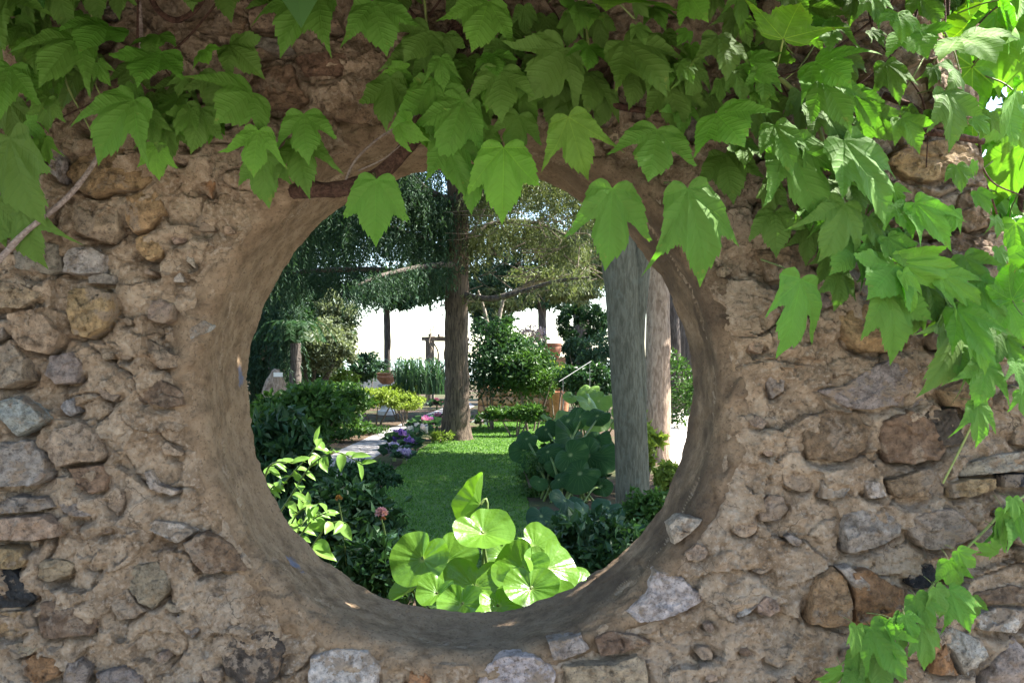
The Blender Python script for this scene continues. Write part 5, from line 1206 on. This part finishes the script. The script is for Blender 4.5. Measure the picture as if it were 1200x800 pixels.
def sprig(pts, nl, d, size, spread=1.0):
    p = smooth_path([P(a, b, d+c) for a, b, c in pts], 40)
    V, Q = tube(p, np.linspace(.005, .0018, 40), 6); part('twig', V, Q, M_stalk, ps)
    T = np.gradient(p, axis=0); T /= np.linalg.norm(T, axis=1)[:, None]
    for k in range(nl):
        f = .25+.75*(k+.5)/nl; i_ = min(39, int(f*39)); sd_ = np.cross(T[i_], rand_dirs(rs, 1)[0]); sd_ /= np.linalg.norm(sd_)
        x = Vector(T[i_]*.6+sd_*spread+np.array([0, -.15, -.25])).normalized(); n = Vector((rs.normal()*.4, -.5, .9)); n = (n-x*n.dot(x)).normalized(); y = n.cross(x)
        L = size*rs.uniform(.7, 1.25); M = Matrix(((x.x*L, y.x*L, n.x*L, p[i_][0]-ps.location.x), (x.y*L, y.y*L, n.y*L, p[i_][1]-ps.location.y), (x.z*L, y.z*L, n.z*L, p[i_][2]), (0, 0, 0, 1)))
        o = obj('leaf', tm[rs.randint(6)], ps); o.matrix_local = M
sprig([(300,640,0),(335,590,0),(365,545,0),(395,530,-.05),(425,545,-.1)], 17, 3.7, .070)
sprig([(300,620,0),(330,570,.05),(365,530,.05),(375,512,0)], 10, 3.8, .066)
sprig([(290,640,0),(310,560,0),(322,542,-.05),(345,543,-.1)], 9, 3.6, .066)
sprig([(310,690,0),(330,640,0),(350,600,-.05),(375,590,-.1)], 14, 3.4, .058)
sprig([(320,690,0),(345,640,0),(365,610,-.05),(385,600,-.1)], 14, 3.35, .058)
sprig([(330,700,0),(360,650,0),(385,615,-.05),(405,612,-.12)], 8, 3.3, .085)
sprig([(330,680,0),(350,620,0),(365,600,.05),(352,585,0)], 12, 3.5, .056)
sprig([(290,600,0),(315,575,.1),(330,560,.1)], 7, 3.7, .06)
# ---- the pink rose and a rusty spent bloom
def bloom(px, py, d, r, mat, label, seed):
    rs = np.random.RandomState(seed); c = np.array(P(px, py, d)); f = empty('rose_bloom', Vector(c), label, 'flower')
    n = 34; el = np.linspace(1.4, -.2, n); a = np.arange(n)*2.4
    dd = np.stack([np.cos(a)*np.cos(el), np.sin(a)*np.cos(el), np.sin(el)], 1)
    V, Q = leaf_quads(rs, c+dd*r*.25, r*1.0, .95, .6, .25, dd); part('petal_cup', V, Q, mat, f, smooth=False, attr=np.repeat(rs.rand(n), 4))
    V, Q = tube([c+[0, 0, -.02], c+[.02, .02, -.15], c+[.03, .05, -.35]], [.004, .004, .004], 6); part('stalk', V, Q, M_stalk, f)
bloom(447, 602, 4.9, .032, mat_leaf('rose_petal', (.36, .16, .22), (.50, .30, .36), .3), 'single pink rose on the dark bush left of the lawn', 1)
bloom(449, 608, 4.88, .014, mat_leaf('rust_petal', (.24, .09, .04), (.32, .15, .07), .3), 'small orange bud right under the pink rose', 2)
bloom(397, 584, 4.6, .017, mat_leaf('ochre_petal', (.18, .09, .03), (.25, .14, .05), .3), 'rusty ochre spent bloom on the shaded bush', 3)
# yellow flowers and lilac bougainvillea hint behind the shrub
shrub('shrub with pale orange and lilac blossom against the white sky', 622, 392, 26, 16, 12, 700, .09, mat_leaf('blossom', (.55, .35, .30), (.50, .42, .60), .35), 124)
# ---- grass blades on the lawn, nobody could count them
rs = np.random.RandomState(2)
poly = np.array(lawn_pts)[:, :2]
def inside(p):
    x, y = p.T; c = np.zeros(len(p), bool); j = len(poly)-1
    for i in range(len(poly)):
        xi, yi = poly[i]; xj, yj = poly[j]
        k = ((yi > y) != (yj > y)) & (x < (xj-xi)*(y-yi)/(yj-yi+1e-12)+xi); c ^= k; j = i
    return c
q = rs.rand(150000, 2)*(poly.max(0)-poly.min(0))+poly.min(0); q = q[inside(q)][:34000]
n = len(q); a = rs.rand(n)*6.28; hgt = .014+.020*rs.rand(n); w = .004+.004*rs.rand(n)+.0004*(q[:, 1])
b = np.stack([q[:, 0], q[:, 1], np.full(n, .004)], 1); s_ = np.stack([np.cos(a), np.sin(a), a*0], 1)*w[:, None]; tpp = b+np.stack([rs.normal(size=n)*.02, rs.normal(size=n)*.02, hgt], 1)
V = np.stack([b-s_, b+s_, tpp], 1).reshape(-1, 3)
gr_ = obj('grass', mesh_np('grass', V, np.arange(3*n).reshape(n, 3), mat_leaf('grass_blade', (.036, .098, .022), (.115, .215, .045), .4, .5, .3), smooth=False, attr=np.repeat(rs.rand(n), 3))); tag(gr_, kind='stuff')


# ---- unseen tree added past the wall's right end to shade its ivy
et = empty('added_shade_tree', (4.6, -.2, 0), 'unseen tree added beyond the broken right end of the wall to shade its ivy', 'tree', 'trees in the garden')
trunk_obj(et, [(4.6,-.2,-.1), (4.6,-.2,1.5), (4.5,-.15,3.4), (4.3,-.1,5.4)], [.16,.12,.10,.05], M_bark4, 40, 14, .1, 6)
crown('crown', et, M_fgreen, 210, (4.3, -.1, 5.6), (1.7, 1.15, 1.5), 4200, .12, 60, .35, .2)

wt = empty('added_canopy_tree', (-6.2, 7.4, 0), 'unseen broad tree added left of the garden view, its crown holding skylight off the shrubs', 'tree', 'trees in the garden')  # added out of view so its crown cuts skylight over the garden
trunk_obj(wt, [(-6.2,7.4,-.1), (-6.1,7.4,1.8), (-5.7,7.5,4.0), (-4.9,7.6,6.2)], [.32,.25,.2,.1], M_bark4, 40, 14, .1, 6)
crown('crown', wt, M_fgreen, 220, (-4.3, 8.0, 6.9), (4.6, 5.6, 1.9), 30000, .18, 200, .36, .12)

# ---- wooded edges of the garden on both sides, reading as one mass
rs = np.random.RandomState(70); mb = MB()
for k in range(46):
    if k < 26: t = k/26; c = (7.6+13*t+rs.normal()*.8, 9.5+44*t+rs.normal()*1.2)
    else: t = (k-26)/20; c = (-9.5-10*t+rs.normal()*.8, 6+46*t+rs.normal()*1.2)
    h_ = rs.uniform(1.5, 2.4); pos, tone, _ = crown_points(rs, (c[0], c[1], h_*.95), (1.7, 1.7, h_), 1500, 22, .35, .35)
    pos[:, 2] = np.maximum(pos[:, 2], .02); V, Q = leaf_quads(rs, pos, .20*(.6+.7*rs.rand(len(pos))), .5, .5)
    mb.add(V, Q, np.repeat(tone, 4))
tag(mb.build('woodland_edge', M_fgreen, None, smooth=False), kind='stuff')
